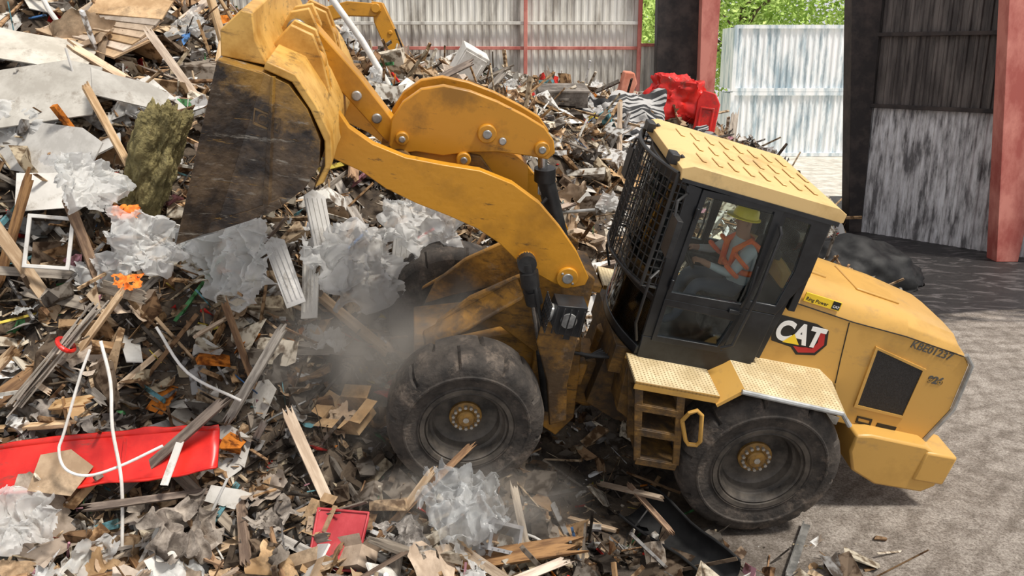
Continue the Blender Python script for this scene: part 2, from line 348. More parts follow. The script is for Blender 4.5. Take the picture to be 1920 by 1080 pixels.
for s in (1, -1):
    b = MB(); c = Vector((.78, s * .86, 1.76))
    b.prism([(-.15 + c.x, 1.62), (.08 + c.x, 1.62), (.15 + c.x, 1.72), (.13 + c.x, 1.90), (-.14 + c.x, 1.92)], c.y - .13, c.y + .10, 0)
    b.cyl((c.x + .13, c.y, 1.77), (c.x + .17, c.y, 1.77), .085, 1, 20)
    b.cyl((c.x + .0, c.y + s * .10, 1.77), (c.x + .0, c.y + s * .115, 1.77), .075, 1, 20)
    for i in range(6): b.box((c.x + .19, c.y - .13 + i * .052, 1.77), (.012, .012, .28), 0)
    for i in range(5): b.box((c.x + .19, c.y, 1.64 + i * .065), (.012, .28, .012), 0)
    for i in range(5): b.box((c.x - .11 + i * .06, c.y + s * .135, 1.77), (.012, .012, .26), 0)
    b.box((c.x - .05, c.y, 1.60), (.06, .06, .12), 0); b.box((c.x - .05, c.y - s * .15, 1.57), (.07, .35, .04), 2)
    b.obj('headlight', [BLACK, LENS, Y_DIRT], loader, FRL, bevel=.004, label='dark boxy headlight behind a wire cage')

# bucket
wr = cm(398,212,376,222,350,237,328,252,313,270,306,288,308,307,320,328,335,343,353,348,382,350)
wi = [(x + (.035 if i not in (0,) else 0), z + (.03 if i < 5 else (-.02 if i > 6 else 0))) for i, (x, z) in enumerate(wr)]
b = MB(); W = 1.25
b.prism(wr + wi[::-1], -W, W, 0)
for s in (1, -1):
    b.prism(wr, s * W, s * (W + .03), 0)
    ya, yb, yc = s * (W + .03), s * (W + .13), s * (W + .033)
    P = [(3.82, 3.52), (3.99, 2.10), (3.74, 2.23), (3.52, 3.47)]
    b.add([(P[0][0], ya, P[0][1]), (P[1][0], ya, P[1][1]), (P[2][0], ya, P[2][1]), (P[3][0], ya, P[3][1]), (P[0][0], yb, P[0][1]), (P[1][0], yb, P[1][1]), (P[2][0], yc, P[2][1]), (P[3][0], yc, P[3][1])], H6, 0)
    b.add([(3.47, ya, 3.47), (3.44, ya, 3.47), (3.36, ya, 2.50), (3.42, ya, 2.46), (3.47, yc + s * .012, 3.47), (3.455, yc + s * .03, 3.47), (3.38, yc + s * .03, 2.50), (3.42, yc + s * .012, 2.46)], H6, 0)
    b.prism(cm(394,213,376,221,350,236,328,251,331,257,352,243,378,229,394,221), s * (W + .03), s * (W + .05), 0)
b.prism(cm(402,206,372,221,374,226,402,215), -W - .03, W + .03, 1)
bucket = b.obj('bucket', [BUCKET, STEEL], loader, FRL, bevel=.006, label='dirt-caked steel bucket with worn yellow paint')
b = MB()
b.prism(cm(384,350,386,368,374,384,366,384,362,366,352,350), -W + .05, W - .1, 0)
b.prism(cm(353,350,333,345,318,328,305,307,302,288,307,270,301,275,297,292,301,312,314,332,331,351,352,356), -W + .02, W + .02, 0)
b.obj('bucket_back_plate', Y_PALE, bucket, bevel=.01, label='worn yellow back plate of the bucket')
b = MB()
hp = cm(358,352,345,372,328,368,318,350,303,312,296,292,300,276,312,272,322,300)
for yy in (.42, .64, -.42, -.64): b.prism(hp, yy - .025, yy + .025, 0)
for yy in (.13, -.13): b.prism(cm(360,350,352,372,338,378,328,362,330,350), yy - .03, yy + .03, 0)
b.cyl((3.11, -.7, 2.84), (3.11, .7, 2.84), .05, 1, 18)
b.obj('bucket_hinge', [Y_PALE, STEEL], bucket, bevel=.01)
EMB = pmat('embossed steel', (.07, .042, .02), (.20, .12, .045), 8, .5)
e = MB(); e.ring(cm(356,322,337,318,337,306,356,310), cm(355,320.5,338,317,338,307.5,355,311.5), W + .028, W + .036, 0); e.obj('emblem_frame', EMB, bucket)
decal('emblem', 'CAT', .10, 3.54, W + .031, 3.125, EMB, bucket, .003, rot=-.18, sx=.9)

# rear frame
b = MB()
b.prism(cm(160,130,60,135,-100,100,-170,90,-170,60,-60,50,60,50,130,45,165,60), -.42, .42, 0)
b.box((1.35, 0, 1.25), (.5, 1.2, .3), 0)
b.cyl((.06, -.9, .70), (.06, .9, .70), .15, 0, 24); b.cyl((.06, -.26, .70), (.06, .26, .70), .27, 0, 24)
b.prism(cm(150,135,75,135,70,60,95,55,145,80), .42, .78, 0); b.prism(cm(150,135,75,135,70,60,95,55,145,80), -.78, -.42, 0)
for i in range(5): b.tube([(1.5, .2 + i * .07, 1.2), (1.75, .25 + i * .07, 1.0 + .05 * i), (2.0, .25 + i * .05, 1.15)], .018, 1)
b.obj('rear_frame', [Y_LADD, MESHB], loader, I4, bevel=.012)
# engine hood
b = MB()
side = cm(26,222,-56,212,-114,208,-180,200,-190,190,-196,136,-182,91,-86,99,-66,140,26,152)
b.prism(side, -.6, .6, 0)
secs = [(.26, 2.22, 2.44, .47), (-.56, 2.12, 2.33, .46), (-1.14, 2.08, 2.26, .45), (-1.72, 2.01, 2.14, .43), (-1.88, 1.93, 1.97, .42)]
vs = []
for x, z0, z1, w in secs: vs += [(x, .6, z0 - .01), (x, .57, z0 + (z1 - z0) * .45), (x, w, z0 + (z1 - z0) * .88), (x, w * .5, z1), (x, -w * .5, z1), (x, -w, z0 + (z1 - z0) * .88), (x, -.57, z0 + (z1 - z0) * .45), (x, -.6, z0 - .01)]
fs = [tuple(range(8)), tuple(range(8 * 5 - 1, 8 * 4 - 1, -1))]
for i in range(4):
    for k in range(7): a = i * 8 + k; fs.append((a, a + 1, a + 9, a + 8))
b.add(vs, fs, 0)
b.box((-.15, .0, 2.385), (.35, .5, .04), 0, (0, -.13, 0)); b.box((-.9, 0, 2.29), (.5, .55, .03), 0, (0, -.12, 0))
b.cyl((.0, -.15, 2.4), (.0, -.15, 2.62), .05, 1, 16)
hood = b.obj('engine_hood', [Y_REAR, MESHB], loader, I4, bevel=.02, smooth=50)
g = MB(); g.prism(cm(-91,188,-146,175,-149,121,-98,124), .6, .612, 0); g.obj('grille', GRILLE, hood, bevel=.004)
g = MB(); g.ring(cm(-88,191,-149,177,-152,118,-95,121), cm(-91,188,-146,175,-149,121,-98,124), .598, .618, 0); g.obj('grille_frame', Y_REAR, hood)
for s in (1, -1):
    g = MB(); g.tube([(-1.82, s * .60, 2.0), (-1.93, s * .60, 1.9), (-1.985, s * .60, 1.38), (-1.85, s * .60, .93)], .024, 0); g.obj('rear_trim', SILV, hood)
g = MB(); g.tube([(-.52, .600, 2.10), (-.60, .600, 1.7), (-.66, .600, 1.43)], .006, 0, 6); g.tube([(.2, .600, 2.205), (-.56, .600, 2.11), (-1.14, .600, 2.07), (-1.8, .600, 1.98)], .006, 0, 6)
g.obj('panel_seam', BLKP, hood)
e = MB()
e.prism([(.17, 2.045), (-.22, 2.02), (-.36, 1.97), (-.40, 1.82), (-.33, 1.69), (-.14, 1.66), (-.06, 1.73), (.15, 1.76), (.19, 1.86)], .60, .606, 0)
e.prism([(-.24, 1.99), (-.33, 1.95), (-.37, 1.82), (-.31, 1.72), (-.15, 1.69), (-.08, 1.745), (-.27, 1.76), (-.30, 1.83), (-.28, 1.93)], .606, .611, 1)
e.prism([(-.035, 1.88), (-.12, 1.775), (.05, 1.775)], .620, .623, 2)
e.obj('emblem', [BLKP, REDP, YELP], hood)
decal('emblem_lettering', 'CAT', .285, .155, .612, 1.80, WHITE, hood, .011, sx=.86, rot=-.04)
decal('serial_number', 'KBE01237', .112, -1.215, .603, 1.972, GRYP, hood, .001, rot=-.13)
decal('model_number', '926', .112, -1.56, .603, 1.63, GRYP, hood, .004)
s_ = MB(); s_.prism(cm(1,232,-37,228,-37,219,1,223), .592, .606, 0); s_.prism(cm(-28,2288/10,-36,2280/10,-36,220,-28,2208/10), .606, .609, 1)
s_.obj('dealer_sticker', [YELP, BLKP], hood)
decal('sticker_lettering', 'Ring Power', .050, -.005, .604, 2.245, BLKP, hood, .001, rot=-.10)
decal('sticker_lettering', 'CAT', .034, -.287, .607, 2.222, WHITE, hood, .001, rot=-.10)
g = MB(); g.ring(cm(-104,111,-121,110,-122,102,-105,103), cm(-106,109,-119,108,-120,104,-107,105), .598, .608, 0); g.prism(cm(-128,107,-150,106,-150,102,-128,103), .6, .606, 0)
g.obj('panel_latch', BLKP, hood)
b = MB()
b.prism(cm(-99,100,-115,103,-176,101,-196,92,-205,90,-207,56,-195,46,-142,46,-112,58,-100,80), -.80, .80, 0)
b.box((-1.95, .62, .78), (.35, .4, .36), 0); b.box((-1.95, -.62, .78), (.35, .4, .36), 0)
b.obj('counterweight', Y_REAR, loader, I4, bevel=.025)
b = MB(); b.prism(cm(-70,108,-86,106,-86,97,-70,99), .61, .615, 0); b.obj('data_plate', STEEL, loader)
for s in (1, -1):
    b = MB(); y0, y1 = s * .60, s * 1.22
    b.add([(.54, y0, 1.55), (-.44, y0, 1.55), (-.44, y1, 1.49), (.54, y1, 1.53), (.54, y0, 1.52), (-.44, y0, 1.52), (-.44, y1, 1.46), (.54, y1, 1.50)], H6, 0)
    b.add([(-.44, y0, 1.55), (-.62, y0, 1.44), (-.56, y1, 1.37), (-.44, y1, 1.49), (-.44, y0, 1.52), (-.60, y0, 1.41), (-.54, y1, 1.34), (-.44, y1, 1.46)], H6, 0)
    b.add([(.54, y0, 1.55), (.54, y1, 1.53), (.74, y1, 1.32), (.74, y0, 1.38), (.52, y0, 1.52), (.52, y1, 1.50), (.72, y1, 1.30), (.72, y0, 1.36)], H6, 2)
    b.tube([(.56, y1 + s * .005, 1.505), (-.44, y1 + s * .005, 1.465), (-.56, y1 + s * .005, 1.355)], .024, 1)
    b.obj('fender', [PERF, SILV, Y_REAR], loader, I4, label='pale perforated anti-slip fender plate with grey edge')
    b = MB()
    b.box((1.12, s * .95, 1.385), (.80, .50, .03), 0); b.box((1.12, s * 1.19, 1.36), (.80, .02, .08), 1)
    b.prism([(1.52, 1.40), (.76, 1.40), (.76, 1.36), (1.52, 1.34)], s * .7, s * .72, 1)
    b.obj('platform', [PERF, Y_REAR], loader, I4, bevel=.006, label='pale perforated step platform')
    b = MB()
    for ya, yb in ((1.16, 1.19), (.82, .85)):
        b.prism(cm(152,138,144,138,122,57,128,55), s * ya, s * yb, 0); b.prism(cm(112,138,104,138,84,58,90,56), s * ya, s * yb, 0)
    lad = b.obj('ladder', Y_LADD, loader, I4, bevel=.005)
    for (xc, z) in ((1.24, 1.16), (1.16, .90), (1.06, .58)):
        q = MB(); q.box((xc, s * 1.005, z), (.40, .36, .03), 0); q.box((xc, s * 1.185, z - .03), (.40, .015, .07), 0); q.obj('step', Y_LADD, lad, bevel=.004)
    q = MB(); q.tube([(.98, s * 1.2, 1.08), (.96, s * 1.24, 1.20), (.90, s * 1.24, 1.24), (.84, s * 1.24, 1.20), (.76, s * 1.24, .92), (.77, s * 1.22, .86), (.84, s * 1.2, .84), (.88, s * 1.2, .88), (.98, s * 1.2, 1.08)], .02, 0, 10)
    q.obj('grab_handle', Y_REAR, loader, I4)

# cab
BUL = .17
def fx(y, x0=1.45): return x0 + BUL * (1 - (y / .72) ** 2)
YS = [-.72 + 1.44 * i / 16 for i in range(17)]
def bowed(b, z0, z1, x0, th, mi=0):
    vs = []
    for y in YS:
        x = fx(y, x0); vs += [(x, y, z0), (x, y, z1), (x - th, y, z1), (x - th, y, z0)]
    fs = [(0, 1, 2, 3), tuple(4 * 16 + q for q in (3, 2, 1, 0))]
    for i in range(16):
        for q in range(4): fs.append((4 * i + q, 4 * i + (q + 1) % 4, 4 * i + 4 + (q + 1) % 4, 4 * i + 4 + q))
    return b.add(vs, fs, mi)
b = MB()
dOo = cm(136,312,60,311,60,205,136,205); dOi = cm(131,306,68,306,63,214,132,212)
rO = cm(60,311,13,306,12,252,29,209,60,209); rI = cm(55,303,31,301,28,255,32,218,57,218)
low = cm(60,209,29,209,31,156,66,139,142,139,144,163,66,163)
for s in (1, -1):
    a, c = s * .70, s * .745
    b.ring(rO, rI, a, c, 0); b.prism(low, a, c, 0)
    b.prism(cm(149,314,136,312,134,163,144,163), a, c, 0)
bowed(b, 3.05, 3.15, 1.46, .06); bowed(b, 1.97, 2.03, 1.45, .05); bowed(b, 1.40, 1.50, 1.45, .05); bowed(b, 1.40, 1.43, 1.45, .5)
b.box((.15, 0, 3.0), (.06, 1.42, .16), 0); b.box((.26, 0, 1.95), (.08, 1.42, .70), 0, (0, -.08, 0))
b.box((.15, .68, 2.6), (.07, .1, .9), 0); b.box((.15, -.68, 2.6), (.07, .1, .9), 0)
b.box((.85, 0, 1.43), (1.2, 1.42, .06), 0)
b.prism(cm(150,312,140,312,14,306,14,300,150,306), -.74, .74, 0)
cab = b.obj('cab', [BLACK], loader, I4, bevel=.008)
for s in (1, -1):
    d = MB(); a, c = s * .715, s * .765
    d.ring(dOo, dOi, a, c, 0)
    d.ring(cm(136,205,60,205,68,160,135,160), cm(132,198,66,196,72,167,131,166), a, c, 0)
    d.tube([(.66, s * .79, 2.12), (.64, s * .81, 2.3), (.66, s * .81, 2.55)], .012, 0); d.box((.70, s * .78, 2.06), (.10, .03, .04), 0)
    for z in (2.9, 2.2): d.cyl((1.35, s * .775, z - .05), (1.35, s * .775, z + .05), .018, 0, 10)
    d.obj('door', [BLACK], cab, bevel=.010)
    for pl in (dOi, cm(132,198,66,196,72,167,131,166)):
        g = MB(); g.prism(pl, s * .735, s * .742, 0); g.obj('window', GLASS, cab, smooth=0)
    g = MB(); g.prism(rI, s * .72, s * .727, 0); g.obj('window', GLASS, cab, smooth=0)
    r = MB()
    r.tube([(.60, s * .80, 2.95), (.585, s * .84, 2.9), (.575, s * .84, 2.3), (.62, s * .84, 1.75), (.70, s * .80, 1.68)], .016, 0, 10)
    r.obj('handrail', MESHB, cab)
    r = MB(); r.tube([(1.50, s * .76, 2.30), (1.58, s * .84, 2.25), (1.58, s * .86, 1.80), (1.50, s * .80, 1.60)], .014, 0, 10); r.obj('handrail', MESHB, cab)
    m = MB(); m.tube([(1.46, s * .72, 3.05), (1.60, s * .92, 3.02), (1.60, s * .98, 2.9)], .014, 0)
    m.box((1.58, s * 1.0, 2.74), (.05, .20, .34), 0); m.obj('mirror', [MESHB], cab, bevel=.015)
w = MB(); bowed(w, 2.02, 3.06, 1.44, .006); w.obj('windshield', GLASS, cab, smooth=30)
w = MB(); bowed(w, 1.49, 1.98, 1.44, .006); w.obj('lower_windshield', GLASS, cab, smooth=30)
w = MB(); w.box((.15, 0, 2.65), (.006, 1.28, .55), 0); w.obj('rear_window', GLASS, cab, smooth=0)
g = MB(); Z0, Z1 = 2.12, 3.20
for i in range(19):
    y = -.72 + i * .08; g.box((fx(y, 1.60), y, (Z0 + Z1) / 2), (.010, .010, Z1 - Z0), 0)
for i in range(14):
    z = Z0 + .03 + i * .08; g.tube([(fx(y, 1.60), y, z) for y in YS], .0055, 0, 4)
for s in (1, -1):
    for i in range(2): g.box((1.48 + i * .07, s * .72, (Z0 + Z1) / 2), (.010, .010, Z1 - Z0), 0)
    for i in range(14): g.box((1.53, s * .72, Z0 + .03 + i * .08), (.15, .010, .010), 0)
    g.tube([(1.46, s * .72, Z1), (1.60, s * .72, Z1), (1.60, s * .72, Z0), (1.46, s * .72, Z0)], .018, 0)
for z in (Z0, Z1): g.tube([(fx(y, 1.60), y, z) for y in YS], .018, 0)
g.tube([(fx(0, 1.60), 0, Z1), (fx(0, 1.60), 0, Z0)], .016, 0)
g.obj('wire_guard', MESHB, cab, smooth=0)
r = MB()
r.prism(cm(158,316,10,307,4,309,4,317,12,321,150,330,160,326), -.76, .76, 0)
for i in range(8):
    for j, dx in ((-.40, .0), (.0, .08), (.40, .0)):
        x = 1.34 - i * .155 - dx
        if x > .16: r.box((x, j, 3.309 - (1.5 - x) * .065), (.045, .25, .010), 0, (0, -.065, 0))
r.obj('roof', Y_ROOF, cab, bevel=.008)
r = MB(); r.prism(cm(157,315,8,305,8,309,157,318), -.775, .775, 0)
r.obj('roof_rim', BLACK, cab)
for s in (1, -1):
    r = MB(); r.cyl((1.5, s * .5, 3.26), (1.56, s * .5, 3.30), .02, 0, 8); r.box((1.62, s * .5, 3.27), (.08, .16, .09), 0); r.obj('work_light', MESHB, cab, bevel=.01)
SEATM = pmat('seat fabric', (.02, .02, .022), (.05, .05, .05), 20, .9)
q = MB(); q.box((.50, 0, 1.87), (.48, .48, .12)); q.box((.27, 0, 2.22), (.12, .46, .62), 0, (0, -.15, 0)); q.box((.24, 0, 2.62), (.09, .28, .18)); q.box((.50, 0, 1.65), (.3, .3, .35))
q.box((.62, -.36, 2.05), (.5, .14, .12)); q.obj('seat', SEATM, cab, bevel=.04)
q = MB(); q.tube([(1.02 + .17 * cos(t) * .5, .19 * sin(t), 2.22 + .17 * cos(t) * .6) for t in [2 * pi * i / 24 for i in range(25)]], .014, 0, 8)
q.cyl((1.25, 0, 1.6), (1.02, 0, 2.22), .035, 0); q.box((1.02, 0, 2.22), (.03, .34, .02)); q.obj('steering_wheel', MESHB, cab)

# ------------------------------------------------------------------ operator
SKIN = pmat('skin', (.30, .15, .09), (.36, .19, .12), 8, .6)
HIV = pmat('hi vis orange', (.95, .13, .02), (1.0, .22, .03), 8, .7)
HAT = pmat('hard hat', (.98, .78, .02), None, 3, .35)
def build_person():
    V = []; E = []; Rr = []
    def nv(p, r, par=None):
        V.append(p); Rr.append(r); i = len(V) - 1
        if par is not None: E.append((par, i))
        return i
    pel = nv((.42, 0, 2.00), (.15, .17)); sp = nv((.43, 0, 2.18), (.13, .16), pel); ch = nv((.48, 0, 2.38), (.14, .19), sp)
    nk = nv((.53, 0, 2.53), (.065, .065), ch); hd = nv((.56, 0, 2.62), (.085, .075), nk); ht = nv((.57, 0, 2.72), (.095, .08), hd); nv((.56, 0, 2.79), (.06, .055), ht)
    for s in (1, -1):
        sh = nv((.49, s * .19, 2.44), (.075, .075), ch); el = nv((.65, s * .30, 2.22), (.05, .05), sh)
        wr_ = nv((.86, s * .20, 2.24), (.033, .033), el); hn = nv((.92, s * .17, 2.25), (.035, .022), wr_)
        for k in range(4):
            f1 = nv((.965, s * (.135 + k * .022), 2.265 - k * .006), (.010, .010), hn); f2 = nv((.995, s * (.135 + k * .022), 2.245), (.009, .009), f1); nv((.99, s * (.137 + k * .022), 2.215), (.008, .008), f2)
        t1 = nv((.93, s * .125, 2.25), (.011, .011), hn); nv((.965, s * .115, 2.235), (.009, .009), t1)
        hp_ = nv((.50, s * .10, 1.99), (.10, .10), pel); kn = nv((.88, s * .15, 2.00), (.07, .07), hp_); an = nv((.98, s * .15, 1.60), (.045, .045), kn); nv((1.10, s * .15, 1.53), (.04, .045), an)
    me = bpy.data.meshes.new('person'); me.from_pydata(V, E, [])
    o = mkobj('person', me, None, LO.copy())
    sk = o.modifiers.new('skin', 'SKIN'); sk.use_smooth_shade = True
    for i, d in enumerate(me.skin_vertices[0].data): d.radius = Rr[i]; d.use_root = (i == 0)
    sb = o.modifiers.new('sub', 'SUBSURF'); sb.levels = 2; sb.render_levels = 2
    m = bpy.data.materials.new('worker'); m.use_nodes = True; N = m.node_tree.nodes; L = m.node_tree.links; bs = N['Principled BSDF']; bs.inputs['Roughness'].default_value = .85
    tc = N.new('ShaderNodeTexCoord'); sx = N.new('ShaderNodeSeparateXYZ'); L.new(tc.outputs['Object'], sx.inputs[0])
    def gt(sock, v):
        g = N.new('ShaderNodeMath'); g.operation = 'GREATER_THAN'; g.inputs[1].default_value = v; L.new(sx.outputs[sock], g.inputs[0]); return g.outputs[0]
    def mix(f, a, c):
        x = N.new('ShaderNodeMixRGB'); L.new(f, x.inputs[0])
        if isinstance(a, tuple): x.inputs[1].default_value = (*a, 1)
        else: L.new(a, x.inputs[1])
        x.inputs[2].default_value = (*c, 1); return x.outputs[0]
    c = mix(gt('Z', 2.08), (.07, .09, .13), (.45, .50, .52)); c = mix(gt('Z', 2.52), c, (.42, .22, .14))
    a = gt('X', .84); z = gt('Z', 2.12); mm = N.new('ShaderNodeMath'); mm.operation = 'MULTIPLY'; L.new(a, mm.inputs[0]); L.new(z, mm.inputs[1]); c = mix(mm.outputs[0], c, (.42, .22, .14))
    L.new(c, bs.inputs['Base Color']); me.materials.append(m)
    top(o, 'seated operator in grey shirt, orange hi-vis straps and yellow helmet', 'person')
    h = MB(); prof = [(0, .115), (.05, .11), (.085, .09), (.108, .05), (.115, 0), (.118, -.01), (.14, -.02), (.14, -.028), (.11, -.02)]
    seg = 32; vs = []
    for k in range(seg):
        t = 2 * pi * k / seg
        for (r, y) in prof:
            ex = 1.1 + (.25 if r > .13 and cos(t) > .3 else 0)
            vs.append((.575 + r * cos(t) * ex, r * sin(t) * .95, 2.745 + y))
    n = len(prof); fs = [(k * n + j, k * n + j + 1, ((k + 1) % seg) * n + j + 1, ((k + 1) % seg) * n + j) for k in range(seg) for j in range(n - 1)]
    h.add(vs, fs); h.tube([(.46, 0, 2.85), (.57, 0, 2.868), (.68, 0, 2.85)], .01, 0); h.obj('hard_hat', HAT, o)
    n_ = MB(); n_.add([(.645, .015, 2.66), (.645, -.015, 2.66), (.68, 0, 2.64), (.642, 0, 2.70)], [(0, 1, 2), (0, 2, 3), (1, 3, 2), (0, 3, 1)]); n_.tube([(.56, .08, 2.70), (.55, .09, 2.68), (.56, .085, 2.65)], .012); n_.tube([(.56, -.08, 2.70), (.55, -.09, 2.68), (.56, -.085, 2.65)], .012)
    n_.obj('nose_and_ears', SKIN, o)
    v = MB()
    for s in (1, -1):
        v.tube([(.36, s * .13, 2.46), (.49, s * .13, 2.53), (.61, s * .13, 2.42), (.59, s * .12, 2.15)], .034, 0, 8)
        v.tube([(.64 + .062 * cos(t), s * .285 + .062 * sin(t), 2.25 + .04 * cos(t)) for t in [2 * pi * i / 14 for i in range(15)]], .024, 0, 6)
        v.tube([(.56 + .07 * cos(t), s * .24 + .07 * sin(t), 2.35 + .05 * cos(t)) for t in [2 * pi * i / 14 for i in range(15)]], .022, 0, 6)
    v.tube([(.45 + .16 * cos(t), .205 * sin(t), 2.22) for t in [2 * pi * i / 20 for i in range(21)]], .03, 0, 8)
    v.obj('hi_vis_harness', HIV, o)
build_person()

# ------------------------------------------------------------------ floor, walls
def floor_mat():
    m = bpy.data.materials.new('floor'); m.use_nodes = True; N = m.node_tree.nodes; L = m.node_tree.links; b = N['Principled BSDF']
    tc = N.new('ShaderNodeTexCoord')
    def nz(sc, st=(1, 1, 1), rot=0, det=8, ro=.7, dist=.4):
        mp = N.new('ShaderNodeMapping'); mp.inputs['Rotation'].default_value = (0, 0, rot); L.new(tc.outputs['Object'], mp.inputs[0])
        mq = N.new('ShaderNodeMapping'); mq.inputs['Scale'].default_value = st; L.new(mp.outputs[0], mq.inputs[0])
        n = N.new('ShaderNodeTexNoise'); n.inputs['Scale'].default_value = sc; n.inputs['Detail'].default_value = det; n.inputs['Roughness'].default_value = ro; n.inputs['Distortion'].default_value = dist; L.new(mq.outputs[0], n.inputs['Vector']); return n
    def ramp(src, p0, c0, p1, c1):
        cr = N.new('ShaderNodeValToRGB'); e = cr.color_ramp.elements; e[0].position = p0; e[0].color = (*c0, 1); e[1].position = p1; e[1].color = (*c1, 1); L.new(src, cr.inputs[0]); return cr.outputs[0]
    def mul(a, c, f=1):
        x = N.new('ShaderNodeMixRGB'); x.blend_type = 'MULTIPLY'; x.inputs[0].default_value = f; L.new(a, x.inputs[1]); L.new(c, x.inputs[2]); return x.outputs[0]
    def arcs(loc, sc, dist):
        mp = N.new('ShaderNodeMapping'); mp.inputs['Location'].default_value = loc; L.new(tc.outputs['Object'], mp.inputs[0])
        wv = N.new('ShaderNodeTexWave'); wv.wave_type = 'RINGS'; wv.rings_direction = 'Z'; wv.inputs['Scale'].default_value = sc; wv.inputs['Distortion'].default_value = dist; wv.inputs['Detail'].default_value = 6; wv.inputs['Detail Scale'].default_value = 1.5; wv.inputs['Detail Roughness'].default_value = .8; L.new(mp.outputs[0], wv.inputs['Vector']); return wv.outputs[1]
    a = nz(.8); f = nz(38, det=10, ro=.85); g = nz(4.5, det=9, ro=.75); tr = nz(1.0, (3.0, .35, 1), -.95, 3, .5, .8)
    c = ramp(a.outputs[0], .32, (.42, .37, .325), .66, (.62, .56, .50))
    c = mul(c, ramp(f.outputs[0], .42, (.42, .40, .38), .56, (1.12, 1.12, 1.12)))
    c = mul(c, ramp(g.outputs[0], .42, (.60, .575, .55), .55, (1, 1, 1)), .75)
    c = mul(c, ramp(tr.outputs[0], .42, (.55, .53, .51), .52, (1, 1, 1)), .35)
    c = mul(c, ramp(arcs((-9, -3, 0), .9, 5), .10, (.50, .47, .44), .40, (1, 1, 1)), .35)
    c = mul(c, ramp(arcs((2, -14, 0), 1.3, 6), .10, (.50, .47, .44), .35, (1, 1, 1)), .22)
    sp = N.new('ShaderNodeSeparateXYZ'); L.new(tc.outputs['Object'], sp.inputs[0])
    wn = nz(.7, (.5, 2.0, 1)); ad = N.new('ShaderNodeMath'); ad.operation = 'MULTIPLY_ADD'; ad.inputs[1].default_value = 7; L.new(wn.outputs[0], ad.inputs[0]); L.new(sp.outputs['Y'], ad.inputs[2])
    mr = N.new('ShaderNodeMapRange'); mr.inputs['From Min'].default_value = 17.0; mr.inputs['From Max'].default_value = 18.2; mr.inputs['To Max'].default_value = .95; L.new(ad.outputs[0], mr.inputs[0])
    st = nz(1.6, (.8, 1.8, 1), .1, 7, .7, 1.2); dk = ramp(st.outputs[0], .52, (.018, .017, .019), .70, (.20, .18, .18))
    m3 = N.new('ShaderNodeMixRGB'); L.new(dk, m3.inputs[2]); L.new(mr.outputs[0], m3.inputs[0]); L.new(c, m3.inputs[1])
    dx = N.new('ShaderNodeMath'); dx.operation = 'MULTIPLY_ADD'; dx.inputs[1].default_value = 2.2; L.new(g.outputs[0], dx.inputs[0]); L.new(sp.outputs['X'], dx.inputs[2])
    m4r = N.new('ShaderNodeMapRange'); m4r.inputs['From Min'].default_value = 4.2; m4r.inputs['From Max'].default_value = 2.9; m4r.inputs['To Max'].default_value = .8; L.new(dx.outputs[0], m4r.inputs[0])
    m4 = N.new('ShaderNodeMixRGB'); m4.inputs[2].default_value = (.085, .067, .052, 1); L.new(m4r.outputs[0], m4.inputs[0]); L.new(m3.outputs[0], m4.inputs[1])
    L.new(m4.outputs[0], b.inputs['Base Color'])
    rr = N.new('ShaderNodeMapRange'); rr.inputs['To Min'].default_value = .85; rr.inputs['To Max'].default_value = .45; L.new(mr.outputs[0], rr.inputs[0]); L.new(rr.outputs[0], b.inputs['Roughness'])
    b.inputs['Specular IOR Level'].default_value = .25
    bp = N.new('ShaderNodeBump'); bp.inputs['Strength'].default_value = .8; bp.inputs['Distance'].default_value = .03; L.new(f.outputs[0], bp.inputs['Height']); L.new(bp.outputs[0], b.inputs['Normal'])
    return m
b = MB(); b.add([(-16, 1, 0), (18, 1, 0), (18, 27, 0), (-16, 27, 0)], [(0, 1, 2, 3)])
o = b.obj('floor', floor_mat()); o['kind'] = 'structure'
GR = pmat('yard gravel', (.45, .42, .36), (.7, .66, .58), 2, .9)
b = MB(); b.add([(-40, 27, -.02), (60, 27, -.02), (60, 90, -.02), (-40, 90, -.02)], [(0, 1, 2, 3)]); b.add([(18, 1, -.02), (60, 1, -.02), (60, 27, -.02), (18, 27, -.02)], [(0, 1, 2, 3)])
o = b.obj('ground', GR); o['kind'] = 'structure'

def corrugated(p0, p1, z0, z1, pitch=.22, d=.035):
    p0 = Vector((*p0, 0)); p1 = Vector((*p1, 0)); u = (p1 - p0); Ln = u.length; u.normalize(); nn = Vector((u.y, -u.x, 0)); b = MB(); vs = []; x = 0
    pts = []
    while x < Ln:
        for dx, dd in ((0, 0), (.5, 0), (.62, d), (.88, d)): pts.append((min(x + dx * pitch, Ln), dd))
        x += pitch
    for (t, dd) in pts:
        q = p0 + u * t + nn * dd; vs += [(q.x, q.y, z0), (q.x, q.y, z1)]
    b.add(vs, [(2 * i, 2 * i + 2, 2 * i + 3, 2 * i + 1) for i in range(len(pts) - 1)]); return b
WALLM = pmat('weathered cladding', (.34, .31, .27), (.68, .66, .60), 1.2, .6, stretch=(2, 2, .35), c3=(.80, .79, .74), p=(.35, .50))
WALLD = pmat('dark cladding', (.05, .042, .04), (.15, .13, .12), 1.5, .6, stretch=(3, 3, .4), metal=.1)
WALLW = pmat('scuffed white cladding', (.14, .135, .14), (.54, .53, .54), 1.6, .6, stretch=(4, 4, .8), c3=(.76, .76, .78), p=(.38, .52))
DARKST = pmat('dark column steel', (.02, .016, .016), (.06, .045, .04), 2, .7)
REDST = pmat('red primer steel', (.42, .10, .08), (.66, .25, .20), 1.5, .6, stretch=(1, 1, .5))
def struct(o): o['kind'] = 'structure'; return o
struct(corrugated((-16, 26.6), (4.0, 26.6), 0, 11).obj('wall_back', WALLM, smooth=0))
struct(corrugated((4.0, 26.9), (6.3, 26.9), 0, 4.9).obj('wall_back_low', WALLM, smooth=0))
